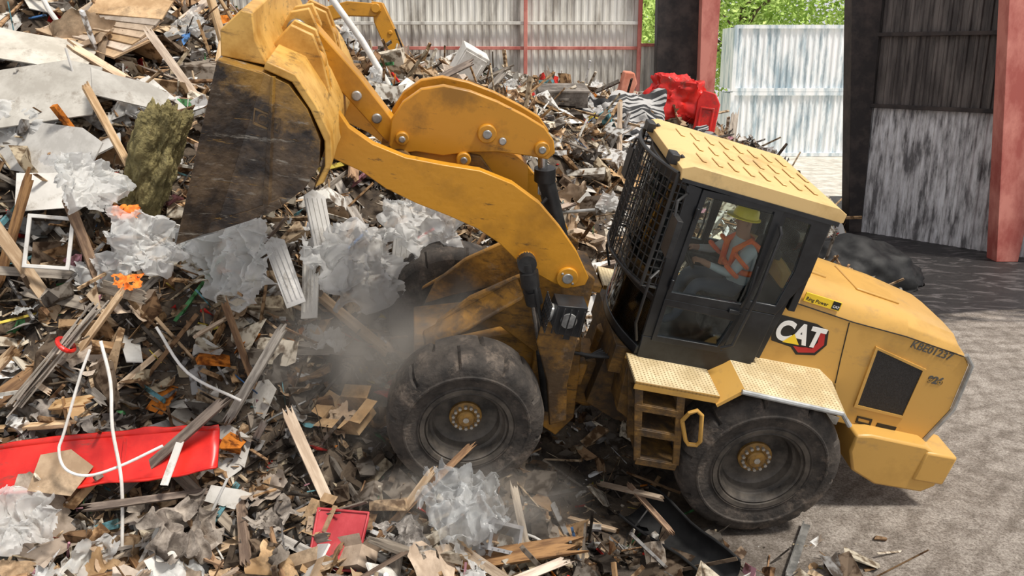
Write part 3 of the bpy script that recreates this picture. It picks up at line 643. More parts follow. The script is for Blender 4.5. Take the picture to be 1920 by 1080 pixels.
struct(corrugated((-16, 1), (-16, 26.6), 0, 11).obj('wall_left', WALLM, smooth=0))
struct(corrugated((8.9, 21.8), (12.0, 18.4), 3.3, 11).obj('wall_right', WALLD, smooth=0))
struct(corrugated((8.9, 21.8), (12.0, 18.4), 0, 3.3).obj('wall_right_low', WALLW, smooth=0))
def beam(name, p0, p1, w, h, mat):
    p0 = Vector(p0); p1 = Vector(p1); b = MB(); u = (p1 - p0).normalized(); n_ = Vector((u.y, -u.x, 0)).normalized() * w / 2 if abs(u.z) < .9 else Vector((w / 2, 0, 0)); z = Vector((0, 0, h / 2)) if abs(u.z) < .9 else Vector((0, h / 2, 0))
    vs = [p + a * n_ + c * z for p in (p0, p1) for a, c in ((-1, -1), (1, -1), (1, 1), (-1, 1))]
    b.add(vs, [(0, 1, 2, 3), (7, 6, 5, 4), (0, 4, 5, 1), (1, 5, 6, 2), (2, 6, 7, 3), (3, 7, 4, 0)]); return struct(b.obj(name, mat, bevel=.01))
k = 1
for z in (4.75, 5.5, 6.9): beam('trim_%d' % k, (-16, 26.45, z), (4.0, 26.45, z), .08, .10, REDST if z == 4.75 else WALLM); k += 1
beam('trim_%d' % k, (4, 26.8, 4.85), (6.4, 26.8, 4.85), .08, .10, REDST); k += 1
for x in (-6.2, .42, 3.95): beam('trim_%d' % k, (x, 26.4, 0), (x, 26.4, 11), .12, .12, REDST); k += 1
for z in (3.3, 5.05): beam('trim_%d' % k, (9.1, 21.4, z), (11.9, 18.35, z), .08, .10, DARKST); k += 1
def column(name, x0, x1, xb, y, mat, z1=11, dep=.5, x0t=None):
    x0t = x0 if x0t is None else x0t
    b = MB(); b.add([(x0, y, 0), (xb, y, 0), (x1, y, z1), (x0t, y, z1), (x0, y + dep, 0), (xb, y + dep, 0), (x1, y + dep, z1), (x0t, y + dep, z1)], [(0, 1, 2, 3), (7, 6, 5, 4), (0, 4, 5, 1), (1, 5, 6, 2), (2, 6, 7, 3), (3, 7, 4, 0)]); return struct(b.obj(name, mat, bevel=.01))
column('trim_%d' % k, 4.55, 5.9, 5.6, 26.0, DARKST, x0t=4.3); k += 1
column('trim_%d' % k, 5.75, 6.2, 6.1, 25.4, REDST, dep=.4, x0t=5.5); k += 1
column('trim_%d' % k, 8.92, 9.1, 9.25, 21.3, DARKST, x0t=7.98); k += 1
column('trim_%d' % k, 11.0, 12.2, 11.5, 18.1, REDST, dep=.4, x0t=9.95); k += 1
column('trim_%d' % k, 12.0, 13.2, 12.3, 17.7, DARKST, dep=.4); k += 1

CONT = pmat('faded container paint', (.40, .50, .56), (.84, .88, .90), .8, .6, stretch=(3, 3, .6), c3=(.95, .96, .97), p=(.38, .52))
def container(z):
    b = corrugated((10.0, 38), (16.1, 38), z + .12, z + 2.75, .28, .05)
    b.box((13.05, 39.3, z + 1.45), (6.1, 2.4, 2.7))
    for zz in (z + .07, z + 2.82): b.box((13.05, 37.95, zz), (6.15, .16, .16))
    for x in (9.98, 16.12): b.box((x, 37.95, z + 1.45), (.16, .18, 2.85))
    return b.obj('shipping_container', CONT, smooth=0)
for z in (0, 2.92): top(container(z), 'faded white-blue corrugated shipping container stacked in the yard', 'shipping container', 'containers stacked in the yard')

LEAF = pmat('sunlit leaves', (.26, .42, .06), (.62, .78, .24), 1.2, .8)
BARK = pmat('bark', (.09, .06, .04), (.16, .11, .07), 8, .9)
tm = MB(); tm.tube([(0, 0, 0), (.1, 0, 2.5), (0, .1, 5), (.2, .1, 7.5)], [.3, .24, .17, .06])
for i in range(7):
    a = i * .9; tm.tube([(0, 0, 2.5 + i * .6), (1.2 * cos(a), 1.2 * sin(a), 3.4 + i * .6), (2.2 * cos(a), 2.2 * sin(a), 3.9 + i * .6)], [.1, .06, .02])
trunk_me = tm.mesh('trunk', BARK)
lv = MB(); vs = []; fs = []
rng = np.random.RandomState(3)
cl = np.clip(rng.normal(0, 1, (70, 3)), -1.7, 1.7) * (1.5, 1.5, 1.9) + (0, 0, 5.0)
for c in cl:
    for _ in range(75):
        p = Vector(c + rng.normal(0, .42, 3)); u = Vector(rng.normal(0, 1, 3)).normalized() * .13; w_ = u.orthogonal().normalized() * .07
        i = len(vs); vs += [p - u, p + w_, p + u, p - w_]; fs.append((i, i + 1, i + 2, i + 3))
lv.add(vs, fs); leaf_me = lv.mesh('foliage', LEAF, 0)
for i, (x, y, s) in enumerate(((6.0, 45, 1.1), (12.2, 45, 1.15), (18.6, 45, 1.15), (15.5, 52, 1.25), (9.0, 53, 1.25))):
    t = mkobj('tree', trunk_me, None, Matrix.Translation((x, y, 0)) @ Matrix.Rotation(i * 1.3, 4, 'Z') @ Matrix.Scale(s, 4)); top(t, 'leafy green tree standing beyond the open side of the shed', 'tree', 'trees beyond the yard')
    mkobj('foliage', leaf_me, t)

# ------------------------------------------------------------------ heap surface
HM = pmat('compacted waste', (.024, .017, .013), (.12, .09, .062), 3.2, .95, bump=1, bscale=16, c3=(.30, .25, .19), p=(.38, .60), detail=10)
nx, ny = 190, 170
xs = np.linspace(-13, 8.6, nx); ys = np.linspace(3.2, 26.3, ny)
vs = []
for y in ys:
    for x in xs: vs.append((x, y, hgt(x, y)))
fs = []
for j in range(ny - 1):
    for i in range(nx - 1):
        q = (j * nx + i, j * nx + i + 1, (j + 1) * nx + i + 1, (j + 1) * nx + i)
        if max(vs[t][2] for t in q) > -.02: fs.append(q)
used = sorted({t for q in fs for t in q}); rm = {t: i for i, t in enumerate(used)}
hb = MB(); hb.add([vs[t] for t in used], [tuple(rm[t] for t in q) for q in fs]); heap = hb.obj('waste_heap', HM, smooth=180); top(heap, 'dark compacted mound of dirt and shredded mixed waste', 'waste heap', kind='stuff')

# ------------------------------------------------------------------ small rubble (stuff)
def in_loader(x, y, z, pad=0, front=2.75):
    p = LOinv @ Vector((x, y, z)); return -2.35 - pad < p.x < front + pad and abs(p.y) < 1.32 + pad
LIGHT = [(.70, .68, .63), (.84, .83, .80), (.55, .52, .46), (.66, .59, .48), (.74, .66, .52), (.80, .80, .80)]
BROWN = [(.50, .32, .17), (.36, .22, .11), (.58, .41, .25), (.25, .145, .075), (.43, .27, .15), (.52, .43, .30), (.62, .47, .31)]
DARK = [(.11, .08, .055), (.06, .048, .038), (.18, .13, .09), (.15, .13, .11), (.25, .21, .17), (.30, .29, .28)]
ACC = [(.55, .03, .02), (.08, .2, .45), (.1, .3, .12), (.75, .24, .03), (.5, .25, .3), (.15, .35, .4), (.6, .04, .03), (.7, .55, .1)]
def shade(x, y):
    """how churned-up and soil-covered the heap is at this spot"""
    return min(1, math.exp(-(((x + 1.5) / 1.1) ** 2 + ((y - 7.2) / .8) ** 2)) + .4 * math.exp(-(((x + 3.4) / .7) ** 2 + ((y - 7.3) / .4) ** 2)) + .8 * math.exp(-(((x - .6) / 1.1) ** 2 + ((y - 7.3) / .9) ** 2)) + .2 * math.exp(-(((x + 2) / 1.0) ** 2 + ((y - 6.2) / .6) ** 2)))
def rubble(name, N, smin, smax, zoff, label, seed, acc=.03, stick=.3, bias=0):
    rs = np.random.RandomState(seed); V = []; F = []; C = []
    cnt = 0; tries = 0
    BC = np.array([(x, y, z) for x in (-1, 1) for y in (-1, 1) for z in (-1, 1)]) * .5
    BF = [(0, 1, 3, 2), (4, 6, 7, 5), (0, 4, 5, 1), (2, 3, 7, 6), (0, 2, 6, 4), (1, 5, 7, 3)]
    G = np.array([(i, j, 0) for j in (-.5, 0, .5) for i in (-.5, 0, .5)]); GF = [(0, 1, 4, 3), (1, 2, 5, 4), (3, 4, 7, 6), (4, 5, 8, 7)]
    while cnt < N and tries < N * 6:
        tries += 1
        y = 5.0 + 20 * rs.rand() ** 1.8; x = -(.72 * y + .8) + rs.rand() * (1.40 * y + .8)
        if x < -15: continue
        h = hgt(x, y)
        if h < .0:
            if not (x < 3.6 and y < 8.2 and rs.rand() < .25 * max(0, (3.4 - x) / 4) + .05): continue
            h = 0.0
        if in_loader(x, y, h, 0, .6) or (in_loader(x, y, h, .05, 3.0) and rs.rand() < .6): continue
        sh = shade(x, y)
        sc = (smin + (smax - smin) * rs.rand() ** 2.4) * (.75 + y / 20) * (1 - .3 * sh)
        R = np.array(Euler((rs.normal(0, .6), rs.normal(0, .6), rs.rand() * 6.28)).to_matrix())
        t = rs.rand(); kind = 0
        if t < stick: dims = np.array((2.4, rs.uniform(.05, .16), rs.uniform(.02, .10))) * sc; P = BC * dims; P[4:, 1] *= rs.uniform(.1, 1); Fc = BF; kind = 1
        elif t < stick + .3: dims = np.array((1, rs.uniform(.25, .9), rs.uniform(.03, .3))) * sc; P = BC * dims; P += rs.normal(0, .05, P.shape) * sc; Fc = BF
        else: P = G * np.array((1, rs.uniform(.3, 1), 1)) * sc; P = P + rs.normal(0, .12, P.shape) * sc; Fc = GF
        P = P @ R.T + (x, y, h + zoff + sc * .14 * rs.rand())
        o = len(V); V.extend(P.tolist()); F.extend([tuple(i + o for i in f) for f in Fc])
        q = noise.noise((x * .8, y * .8, 9)) * 1.3 + rs.normal(0, .50) - .5 * sh + bias + (.15 if y > 13 else 0)
        if rs.rand() < acc: c = ACC[rs.randint(len(ACC))]
        elif q > .28: c = LIGHT[rs.randint(len(LIGHT))] if kind == 0 or rs.rand() < .3 else BROWN[rs.randint(len(BROWN))]
        elif q > -.26: c = BROWN[rs.randint(len(BROWN))]
        else: c = DARK[rs.randint(len(DARK))]
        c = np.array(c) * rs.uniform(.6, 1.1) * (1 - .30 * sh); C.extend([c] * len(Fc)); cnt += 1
    me = bpy.data.meshes.new(name); me.from_pydata(V, [], F)
    at = me.color_attributes.new('Col', 'FLOAT_COLOR', 'CORNER')
    arr = np.ones((len(me.loops), 4), dtype=np.float32)
    lt = np.array([p.loop_total for p in me.polygons]); arr[:, :3] = np.repeat(np.array(C), lt, axis=0); at.data.foreach_set('color', arr.ravel())
    m = bpy.data.materials.get('rubble mix')
    if not m:
        m = bpy.data.materials.new('rubble mix'); m.use_nodes = True; Nn = m.node_tree.nodes; L = m.node_tree.links; b = Nn['Principled BSDF']; b.inputs['Roughness'].default_value = .85; b.inputs['Specular IOR Level'].default_value = .25
        a = Nn.new('ShaderNodeVertexColor'); a.layer_name = 'Col'; nz = Nn.new('ShaderNodeTexNoise'); nz.inputs['Scale'].default_value = 11; nz.inputs['Detail'].default_value = 9
        tc = Nn.new('ShaderNodeTexCoord'); L.new(tc.outputs['Object'], nz.inputs['Vector'])
        cr = Nn.new('ShaderNodeValToRGB'); cr.color_ramp.elements[0].position = .40; cr.color_ramp.elements[0].color = (.26, .21, .17, 1); cr.color_ramp.elements[1].position = .54; cr.color_ramp.elements[1].color = (1, 1, 1, 1)
        mx = Nn.new('ShaderNodeMixRGB'); mx.blend_type = 'MULTIPLY'; mx.inputs[0].default_value = 1; L.new(nz.outputs[0], cr.inputs[0]); L.new(a.outputs[0], mx.inputs[1]); L.new(cr.outputs[0], mx.inputs[2]); L.new(mx.outputs[0], b.inputs['Base Color'])
    me.materials.append(m); o = mkobj(name, me); top(o, label, 'debris', kind='stuff'); return o
rubble('rubble', 46000, .02, .18, .0, 'small broken bits of wood, plaster, paper and plastic strewn over the heap', 1, .05, .36)
rubble('scrap_fragments', 6000, .14, .48, .05, 'larger torn sheets, boards and scraps covering the heap', 2, .05, .45, .10)

# ------------------------------------------------------------------ individual debris
GR_ = dict(scale=3, rough=.8, stretch=(1, 8, 8), bump=.2)
WOODS = [scratched(pmat('fresh split wood', (.42, .26, .125), (.64, .45, .26), rnd=.3, **GR_), amt=.6, thr=(.56, .66)), scratched(pmat('brown timber', (.15, .08, .04), (.34, .20, .10), rnd=.35, **GR_), amt=.5), scratched(pmat('grey weathered timber', (.20, .165, .13), (.42, .36, .29), rnd=.3, **GR_), amt=.5)]
CARD = scratched(pmat('cardboard', (.34, .22, .12), (.54, .38, .23), 2, .85, rnd=.3), (.12, .085, .05), .7, 2, (.50, .64), (1, 1, 1))
GYP = scratched(pmat('plasterboard', (.38, .35, .30), (.54, .51, .45), 2, .85, rnd=.15), (.16, .125, .09), .7, 3, (.52, .66), (1, 1, 1))
WPL = scratched(pmat('white plastic film', (.82, .83, .82), (.95, .95, .94), 3, .35, rnd=.06, trans=.28, spec=.4, sss=.45), (.45, .40, .35), .35, 3, (.60, .76), (1, 1, 1))
FILM = pmat('clear plastic film', (.70, .73, .75), (.90, .92, .93), 6, .25, trans=.58, spec=.5, sss=.3)
LAM = scratched(pmat('white laminate board', (.60, .58, .54), (.76, .74, .70), 1.5, .5, rnd=.2), (.20, .16, .11), .7, 3, (.52, .66), (1, 1, 1))
RAG = pmat('dirty cloth', (.14, .115, .095), (.38, .33, .28), 3, .95, rnd=.4, bump=.4)
REDPL = scratched(pmat('red painted panel', (.55, .012, .010), (.75, .03, .02), 2, .35), (.16, .05, .035), .75, 2.5, (.54, .64), (1, 3, 1))
PINKRED = scratched(pmat('faded red plastic', (.42, .03, .04), (.60, .08, .09), 2, .5), (.20, .10, .08), .6, 3, (.54, .66), (1, 1, 1))
BLKPL = pmat('black plastic', (.006, .006, .007), (.020, .020, .020), 3, .6, spec=.3)
GREYPL = pmat('grey plastic', (.28, .28, .29), (.42, .42, .43), 4, .5)
CONDUIT = pmat('white conduit', (.70, .67, .62), (.88, .86, .82), 6, .5)
def plank_me(rs, L_, w, t, m):
    n = 5
    left = [(-L_ / 2 - (rs.uniform(.2, 1.4) * w if i % 2 else 0), -w / 2 + w * i / n) for i in range(n + 1)]
    right = [(L_ / 2 + (rs.uniform(.2, 1.4) * w if i % 2 else 0), w / 2 - w * i / n) for i in range(n + 1)]
    return MB().prism(left + right, -t / 2, t / 2, 0, ax='z').mesh('plank', m, 0)
def sheet_me(rs, sx, sy, amp, fold, m, n=16, fr=2.0, ridge=.5, dome=0, sm=60, aniso=False):
    b = MB(); vs = []; off = rs.uniform(0, 50); c = rs.uniform(-.3, .3); ph = rs.uniform(0, 3); cut = rs.uniform(.6, 1.1)
    for j in range(n + 1):
        for i in range(n + 1):
            u = i / n - .5; v = j / n - .5
            e = 1 + .35 * noise.noise((off, u * 4, v * 4))
            x = u * sx * e; y = v * sy * e; d = (u * cos(ph) + v * sin(ph)) - c * .5
            z = fold * abs(d) * sx + amp * noise.noise((x * fr / sx + off, y * fr / sx, 0))
            if aniso:
                wx = .5 * noise.noise((x * 3, y * 3, off)); wy = .5 * noise.noise((x * 3, y * 3, off + 7))
                z += amp * ridge * (.5 - abs(noise.noise((x * 6 / sx + wx * 3, y * 2.2 / sx + off + wy * 2, 3)))) * 1.5
                z += amp * ridge * .55 * (.5 - abs(noise.noise((x * 11 / sx + off, y * 13 / sx + wx * 4, 8))))
                z += amp * .22 * (.5 - abs(noise.noise((x * 24 / sx, y * 22 / sx, off))))
            else:
                z += amp * ridge * (1 - 2 * abs(noise.noise((x * fr * 2.0 / sx, y * fr * 1.2 / sx + off, 3)))) + amp * ridge * .25 * noise.noise((x * fr * 4 / sx, y * fr * 4 / sx + off, 3))
            z += dome * (1 - 4 * (u * u + v * v))
            x += amp * .4 * noise.noise((u * 7, v * 7, off)); y += amp * .4 * noise.noise((u * 7, v * 7, off + 9))
            vs.append((x, y, z))
    fs = []
    for j in range(n):
        for i in range(n):
            if (i / n) + (j / n) < cut * .35: continue
            if not aniso and noise.noise((i * 4 / n, j * 4 / n, off)) > .42: continue
            rr = math.hypot(i / n - .5, j / n - .5) + .16 * noise.noise((i * 7 / n, j * 7 / n, off + 3))
            if aniso and rr > .50: continue
            fs.append((j * (n + 1) + i, j * (n + 1) + i + 1, (j + 1) * (n + 1) + i + 1, (j + 1) * (n + 1) + i))
    used = sorted({t for q in fs for t in q}); rm = {t: i for i, t in enumerate(used)}
    b.add([vs[t] for t in used], [tuple(rm[t] for t in q) for q in fs]); return b.mesh('sheet', m, sm)
def carton_me(rs, a, b_, h, m):
    q = MB(); q.add([(-a, -b_, 0), (a, -b_, 0), (a, b_, 0), (-a, b_, 0), (-a, -b_, h), (a, -b_, h), (a, b_, h), (-a, b_, h)], [(0, 1, 2, 3), (0, 1, 5, 4), (1, 2, 6, 5), (2, 3, 7, 6), (3, 0, 4, 7)])
    f = b_ * .9
    for (p1, p2, nx_, ny_) in (((-a, -b_), (a, -b_), 0, -1), ((a, b_), (-a, b_), 0, 1), ((a, -b_), (a, b_), 1, 0), ((-a, b_), (-a, -b_), -1, 0)):
        t = rs.uniform(-.3, .9); o = (nx_ * f * cos(t), ny_ * f * cos(t), f * sin(t))
        q.add([(p1[0], p1[1], h), (p2[0], p2[1], h), (p2[0] + o[0], p2[1] + o[1], h + o[2]), (p1[0] + o[0], p1[1] + o[1], h + o[2])], [(0, 1, 2, 3)])
    return q.mesh('carton', m, 0)
rs = random.Random(11)
KINDS = []
KINDS.append(('wood_plank', 'plank', 'timber scattered over the heap', 275, (.4, 1.5),
   [(plank_me(rs, rs.uniform(.7, 1.3), rs.uniform(.035, .13), rs.uniform(.012, .035), WOODS[i % 3]), ('splintered fresh pale wood plank in the heap', 'broken dark brown timber plank in the heap', 'grey weathered timber plank in the heap')[i % 3]) for i in range(12)], .45))
KINDS.append(('cardboard_sheet', 'cardboard', 'torn cardboard in the heap', 100, (.3, .9), [(sheet_me(rs, .8, .55, .12, rs.uniform(0, .7), CARD), 'torn creased brown cardboard sheet in the heap') for i in range(6)], .45))
KINDS.append(('plasterboard_piece', 'plasterboard', 'plasterboard pieces in the heap', 60, (.25, .75), [(MB().prism([(-.4, -.3), (.3, -.34), (.42, rs.uniform(-.1, .1)), (.3, .28), (-.1, .33), (-.38, rs.uniform(0, .2))], -.008, .008, 0, ax='z').mesh('pb', GYP, 0), 'broken off-white plasterboard piece in the heap') for i in range(4)], .5))
KINDS.append(('laminate_board', 'board', 'laminate boards in the heap', 65, (.35, 1.0), [(MB().prism([(-.5, -.12), (.45, -.12), (.5, .12), (rs.uniform(-.2, .1), .15), (-.5, .10)], -.01, .01, 0, ax='z').mesh('lb', LAM, 0), 'snapped white laminate board in the heap') for i in range(3)], .55))
KINDS.append(('plastic_bag', 'plastic bag', 'plastic bags in the heap', 36, (.3, .65), [(sheet_me(rs, .8, .7, .22, 0, WPL, 40, 2.5, .9, .12, 60, True), 'crumpled white plastic bag caught in the heap') for i in range(4)], .4))
KINDS.append(('plastic_sheet', 'plastic sheet', 'plastic film in the heap', 40, (.4, .9), [(sheet_me(rs, 1.0, .45, .16, .2, WPL, 36, 3, .9, 0, 60, True), 'crumpled white plastic film draped over the waste') for i in range(3)], .5))
KINDS.append(('carton', 'cardboard box', 'open cartons in the heap', 30, (.35, .8), [(carton_me(rs, rs.uniform(.2, .3), rs.uniform(.14, .2), .25, CARD), 'open brown cardboard carton crushed into the heap') for i in range(3)], .5))
KINDS.append(('rag', 'cloth', 'cloth rags in the heap', 34, (.4, .9), [(sheet_me(rs, .7, .6, .2, .1, RAG, 26, 3, .6), 'dirty crumpled grey cloth lying in the heap') for i in range(3)], .3))
KINDS.append(('pipe', 'pipe', 'pipes in the heap', 28, (.6, 1.3), [(MB().tube([(-.6, 0, 0), (-.1, 0, .02 * i), (.6, .05 * i, 0)], .012 + .005 * i, 0, 10).mesh('pipe', [LAM, STEEL, LAM][i % 3]), 'bent thin pipe sticking out of the heap') for i in range(3)], .6))
for name, cat, grp, N_, (s0, s1), variants, tilt in KINDS:
    done = 0; tr = 0
    while done < N_ and tr < N_ * 40:
        tr += 1
        y = 5.6 + 17 * rs.random() ** 1.8; x = -(.64 * y + .4) + rs.random() * (1.28 * y)
        h = hgt(x, y)
        if h < .12 or in_loader(x, y, h, .25, 3.3): continue
        if rs.random() < .6 * shade(x, y): continue
        me, lab = variants[done % len(variants)]
        sc = rs.uniform(s0, s1) * (1 if y < 10 else 1.2)
        q = nrm(x, y).to_track_quat('Z', 'Y').to_matrix().to_4x4()
        M = Matrix.Translation((x, y, h + .05 + .06 * sc)) @ q @ Euler((rs.gauss(0, tilt), rs.gauss(0, tilt), 0)).to_matrix().to_4x4() @ Matrix.Rotation(rs.uniform(0, 6.28), 4, 'Z') @ Matrix.Scale(sc, 4)
        o = bpy.data.objects.new(name, me); COL.objects.link(o); o.matrix_world = M
        top(o, lab, cat, grp); done += 1

# ------------------------------------------------------------------ particular pieces of waste
def at(x, y, z, rx=0, ry=0, rz=0, s=1): return Matrix.Translation((x, y, z)) @ Euler((rx, ry, rz)).to_matrix().to_4x4() @ Matrix.Scale(s, 4)
def piece(b, name, mats, M, label, cat, bevel=0, smooth=35):
    o = b.obj(name, mats, None, M, bevel, smooth); top(o, label, cat); return o
b = MB(); vs = []; fs = []; n = 28
for j, vv in enumerate((-.22, -.20, .0, .18, .21)):
    for i in range(n + 1):
        u = i / n; x = -1.12 + 2.2 * u; e = .05 * noise.noise((u * 9, 3 * j, 0)); sag = .05 * sin(u * 5) + (.04 if j in (0, 4) else 0)
        wv = vv * (1.0 - .18 * max(0, u - .85) / .15) + e * (1 if j in (0, 4) else 0)
        vs.append((x, wv, sag))
for j in range(4):
    for i in range(n): fs.append((j * (n + 1) + i, j * (n + 1) + i + 1, (j + 1) * (n + 1) + i + 1, (j + 1) * (n + 1) + i))
b.add(vs, fs); b.box((-.35, -.02, .02), (.02, .34, .05)); b.box((.30, -.02, .0), (.02, .34, .05))
o = piece(b, 'painted_board', REDPL, at(-3.60, 6.36, 1.24, .80, -.10, .07), 'long warped scratched bright red board lying on waste', 'red board'); so_ = o.modifiers.new('s', 'SOLIDIFY'); so_.thickness = .02
b = MB(); b.prism([(-.03, -.21), (.04, -.21), (.05, .21), (-.02, .21)], 0, .012, 0, ax='z'); piece(b, 'white_strip', LAM, at(-2.85, 6.28, 1.28, .75, -.10, -.25), 'narrow white strip lying across the red board', 'strip')
b = MB(); b.prism([(-.25, -.17), (.12, -.22), (.27, .05), (.05, .21), (-.20, .16)], 0, .01, 0, ax='z'); piece(b, 'cardboard_scrap', CARD, at(-3.75, 6.20, 1.22, .85, .1, .2, .9), 'torn brown cardboard scrap lying on the red board', 'cardboard')
b = MB(); b.prism([(-.21, -.24), (.21, -.24), (.24, .22), (.2, .26), (-.18, .26), (-.22, .2)], -.01, .01, 0, ax='z'); b.ring([(-.21, -.24), (.21, -.24), (.24, .26), (-.22, .26)], [(-.19, -.22), (.19, -.22), (.22, .24), (-.20, .24)], .01, .03, 0, ax='z')
piece(b, 'plastic_tray', PINKRED, at(-1.48, 6.16, .60, .80, .05, -.08), 'flat square faded red plastic tray at the heap edge', 'plastic tray', .012)
o = mkobj('wood_plank', plank_me(rs, 1.28, .17, .035, WOODS[1]), None, at(-.17, 6.28, .36, .45, -.05, .19)); top(o, 'wide reddish-brown splintered plank lying at the heap edge', 'plank', 'timber scattered over the heap')
b = MB(); vs = []; fs = []
for i in range(9):
    for k in range(11):
        a = pi + pi * k / 10; r = .21 + .02 * sin(i); vs.append((-.62 + i * .15, r * cos(a) * (1 - .04 * i), r * .75 * sin(a) + .02 * sin(i * 1.3)))
for i in range(8):
    for k in range(10): a = i * 11 + k; fs.append((a, a + 1, a + 12, a + 11))
b.add(vs, fs); b.tube([vs[i * 11] for i in range(9)], .014); b.tube([vs[i * 11 + 10] for i in range(9)], .014)
piece(b, 'plastic_trough', BLKPL, at(1.56, 6.78, .26, .55, .12, -.95), 'bent black plastic half-round trough lying on the floor', 'plastic trough')
for i, (x, y, z, rx, ry, rz) in enumerate(((1.15, 7.25, .45, .3, -.25, -.9), (1.3, 7.0, .42, .2, .2, -1.1), (.75, 7.15, .15, 0, .1, -.3))):
    o = mkobj('wood_plank', plank_me(rs, .8 - .15 * i, .05, .03, WOODS[i % 2]), None, at(x, y, z, rx, ry, rz)); top(o, 'thin splintered wood strip lying beside the black trough', 'plank', 'timber scattered over the heap')
def smoothpath(P, k=5):
    P = [Vector(p) for p in P]; P = [P[0] * 2 - P[1]] + P + [P[-1] * 2 - P[-2]]; out = []
    for i in range(1, len(P) - 2):
        for j in range(k):
            t = j / k; out.append(.5 * ((2 * P[i]) + (-P[i - 1] + P[i + 1]) * t + (2 * P[i - 1] - 5 * P[i] + 4 * P[i + 1] - P[i + 2]) * t * t + (-P[i - 1] + 3 * P[i] - 3 * P[i + 1] + P[i + 2]) * t ** 3))
    return out + [P[-2]]
b = MB(); b.tube(smoothpath([(-3.42, 6.28, 2.27), (-3.5, 6.22, 2.05), (-3.63, 6.12, 1.62), (-3.67, 6.08, 1.48), (-3.62, 6.05, 1.33), (-3.45, 6.05, 1.27), (-3.2, 6.1, 1.33), (-2.88, 6.2, 1.46)]), .012)
piece(b, 'bent_conduit', CONDUIT, I4, 'looped thin white plastic strip sticking out of the heap', 'conduit')
b = MB(); b.tube(smoothpath([(-3.36, 6.35, 2.32), (-3.27, 6.25, 2.0), (-3.25, 6.15, 1.65), (-3.18, 6.05, 1.2), (-3.2, 5.95, .6)]), .014)
piece(b, 'conduit', CONDUIT, I4, 'long slightly bent thin white strip standing in the heap', 'conduit')
b = MB(); b.tube(smoothpath([(-3.28, 7.2, 2.15), (-2.95, 7.0, 1.78), (-2.45, 6.9, 1.55)]), .014); piece(b, 'conduit', CONDUIT, I4, 'short white strip leaning on the heap', 'conduit')
for (x, y, z, rx, ry, rz, sx, sy, mt, lb) in ((-5.35, 9.1, 4.15, .85, -.12, .1, 1.6, .85, GYP, 'large grey-beige wallboard sheet leaning on the heap'), (-4.95, 8.7, 3.62, 1.05, .1, -.35, 1.35, .6, GYP, 'large pale wallboard sheet slumped on the heap'), (-4.15, 9.1, 4.2, .8, .3, .75, .8, .4, GYP, 'pale wallboard offcut standing on the heap'),
      (-4.50, 8.3, 3.25, 1.0, .0, .35, 1.0, .42, LAM, 'off-white wallboard piece hanging down the heap'), (-5.6, 9.9, 4.65, .5, .2, .3, 1.2, .7, GYP, 'dusty grey wallboard sheet lying on the heap')):
    b = MB(); b.prism([(-sx / 2, -sy / 2), (sx / 2, -sy / 2 * .9), (sx * .54, sy * .3), (sx * .3, sy / 2), (-sx * .2, sy * .46), (-sx * .48, sy / 2)], -.008, .008, 0, ax='z')
    o = piece(b, 'wallboard_sheet', mt, at(x, y, z, rx, ry, rz), lb, 'wallboard'); o['group'] = 'wallboard sheets on the heap'
MOSS = pmat('mouldy insulation', (.12, .10, .04), (.28, .235, .10), 5, .95, bump=1, bscale=24, c3=(.42, .37, .22))
bm = bmesh.new(); bmesh.ops.create_icosphere(bm, subdivisions=6, radius=.5)
for v in bm.verts:
    p = v.co.copy(); kk = 1 + .38 * noise.noise(p * 3) + .16 * noise.noise(p * 8) + .10 * noise.noise(p * 18) + .07 * noise.noise(p * 40); v.co = Vector((p.x * .50 * kk, p.y * .52 * kk, max(-.5, min(.5, p.z * 1.35)) * kk * 1.15))
me = bpy.data.meshes.new('roll'); bm.to_mesh(me); bm.free(); me.materials.append(MOSS); me.polygons.foreach_set('use_smooth', [True] * len(me.polygons))
o = mkobj('insulation_roll', me, None, at(-3.62, 8.35, 3.52, .25, .42, .2)); top(o, 'lumpy mouldy green-brown roll of insulation on the heap', 'insulation roll')
for i, (x, y, z, rx, ry, rz, s, mt, nm, lb) in enumerate(((-3.65, 7.95, 2.75, 1.2, .3, .3, .75, WPL, 'plastic_bag', 'thin white plastic bag hanging on the heap'), (-2.80, 8.1, 2.62, 1.25, .1, -.2, 1.05, WPL, 'plastic_bag', 'large thin white plastic bag draped under the bucket'), (-1.75, 8.4, 2.45, 1.2, .1, .5, 1.1, WPL, 'plastic_bag', 'torn white plastic sheet beneath the raised arms'), (-1.0, 8.9, 2.75, 1.2, .1, .1, .9, WPL, 'plastic_bag', 'thin translucent plastic sheet behind the raised arms'),
      (-.48, 6.46, .74, .6, .1, .1, .8, FILM, 'clear_film', 'crumpled clear plastic film in front of the front tyre'), (-4.2, 7.95, 3.35, 1.1, .2, .9, .7, WPL, 'plastic_bag', 'dirty white plastic sack on the heap slope'), (-2.75, 6.0, .75, .7, .1, .9, .6, RAG, 'rag', 'dirty crumpled grey sack at the heap edge'), (-.95, 6.2, .56, .6, .2, .6, .4, RAG, 'rag', 'dirty beige sack beside the red tray'), (-4.0, 5.95, .9, .8, .1, .2, .6, WPL, 'plastic_bag', 'crumpled off-white sack at the bottom of the heap'))):
    o = mkobj(nm, sheet_me(rs, 1.0, .85, .24, .1, mt, 56, 2.6, 1.0, .06, 60, mt is not RAG), None, at(x, y, z, rx, ry, rz, s)); top(o, lb, 'plastic bag')
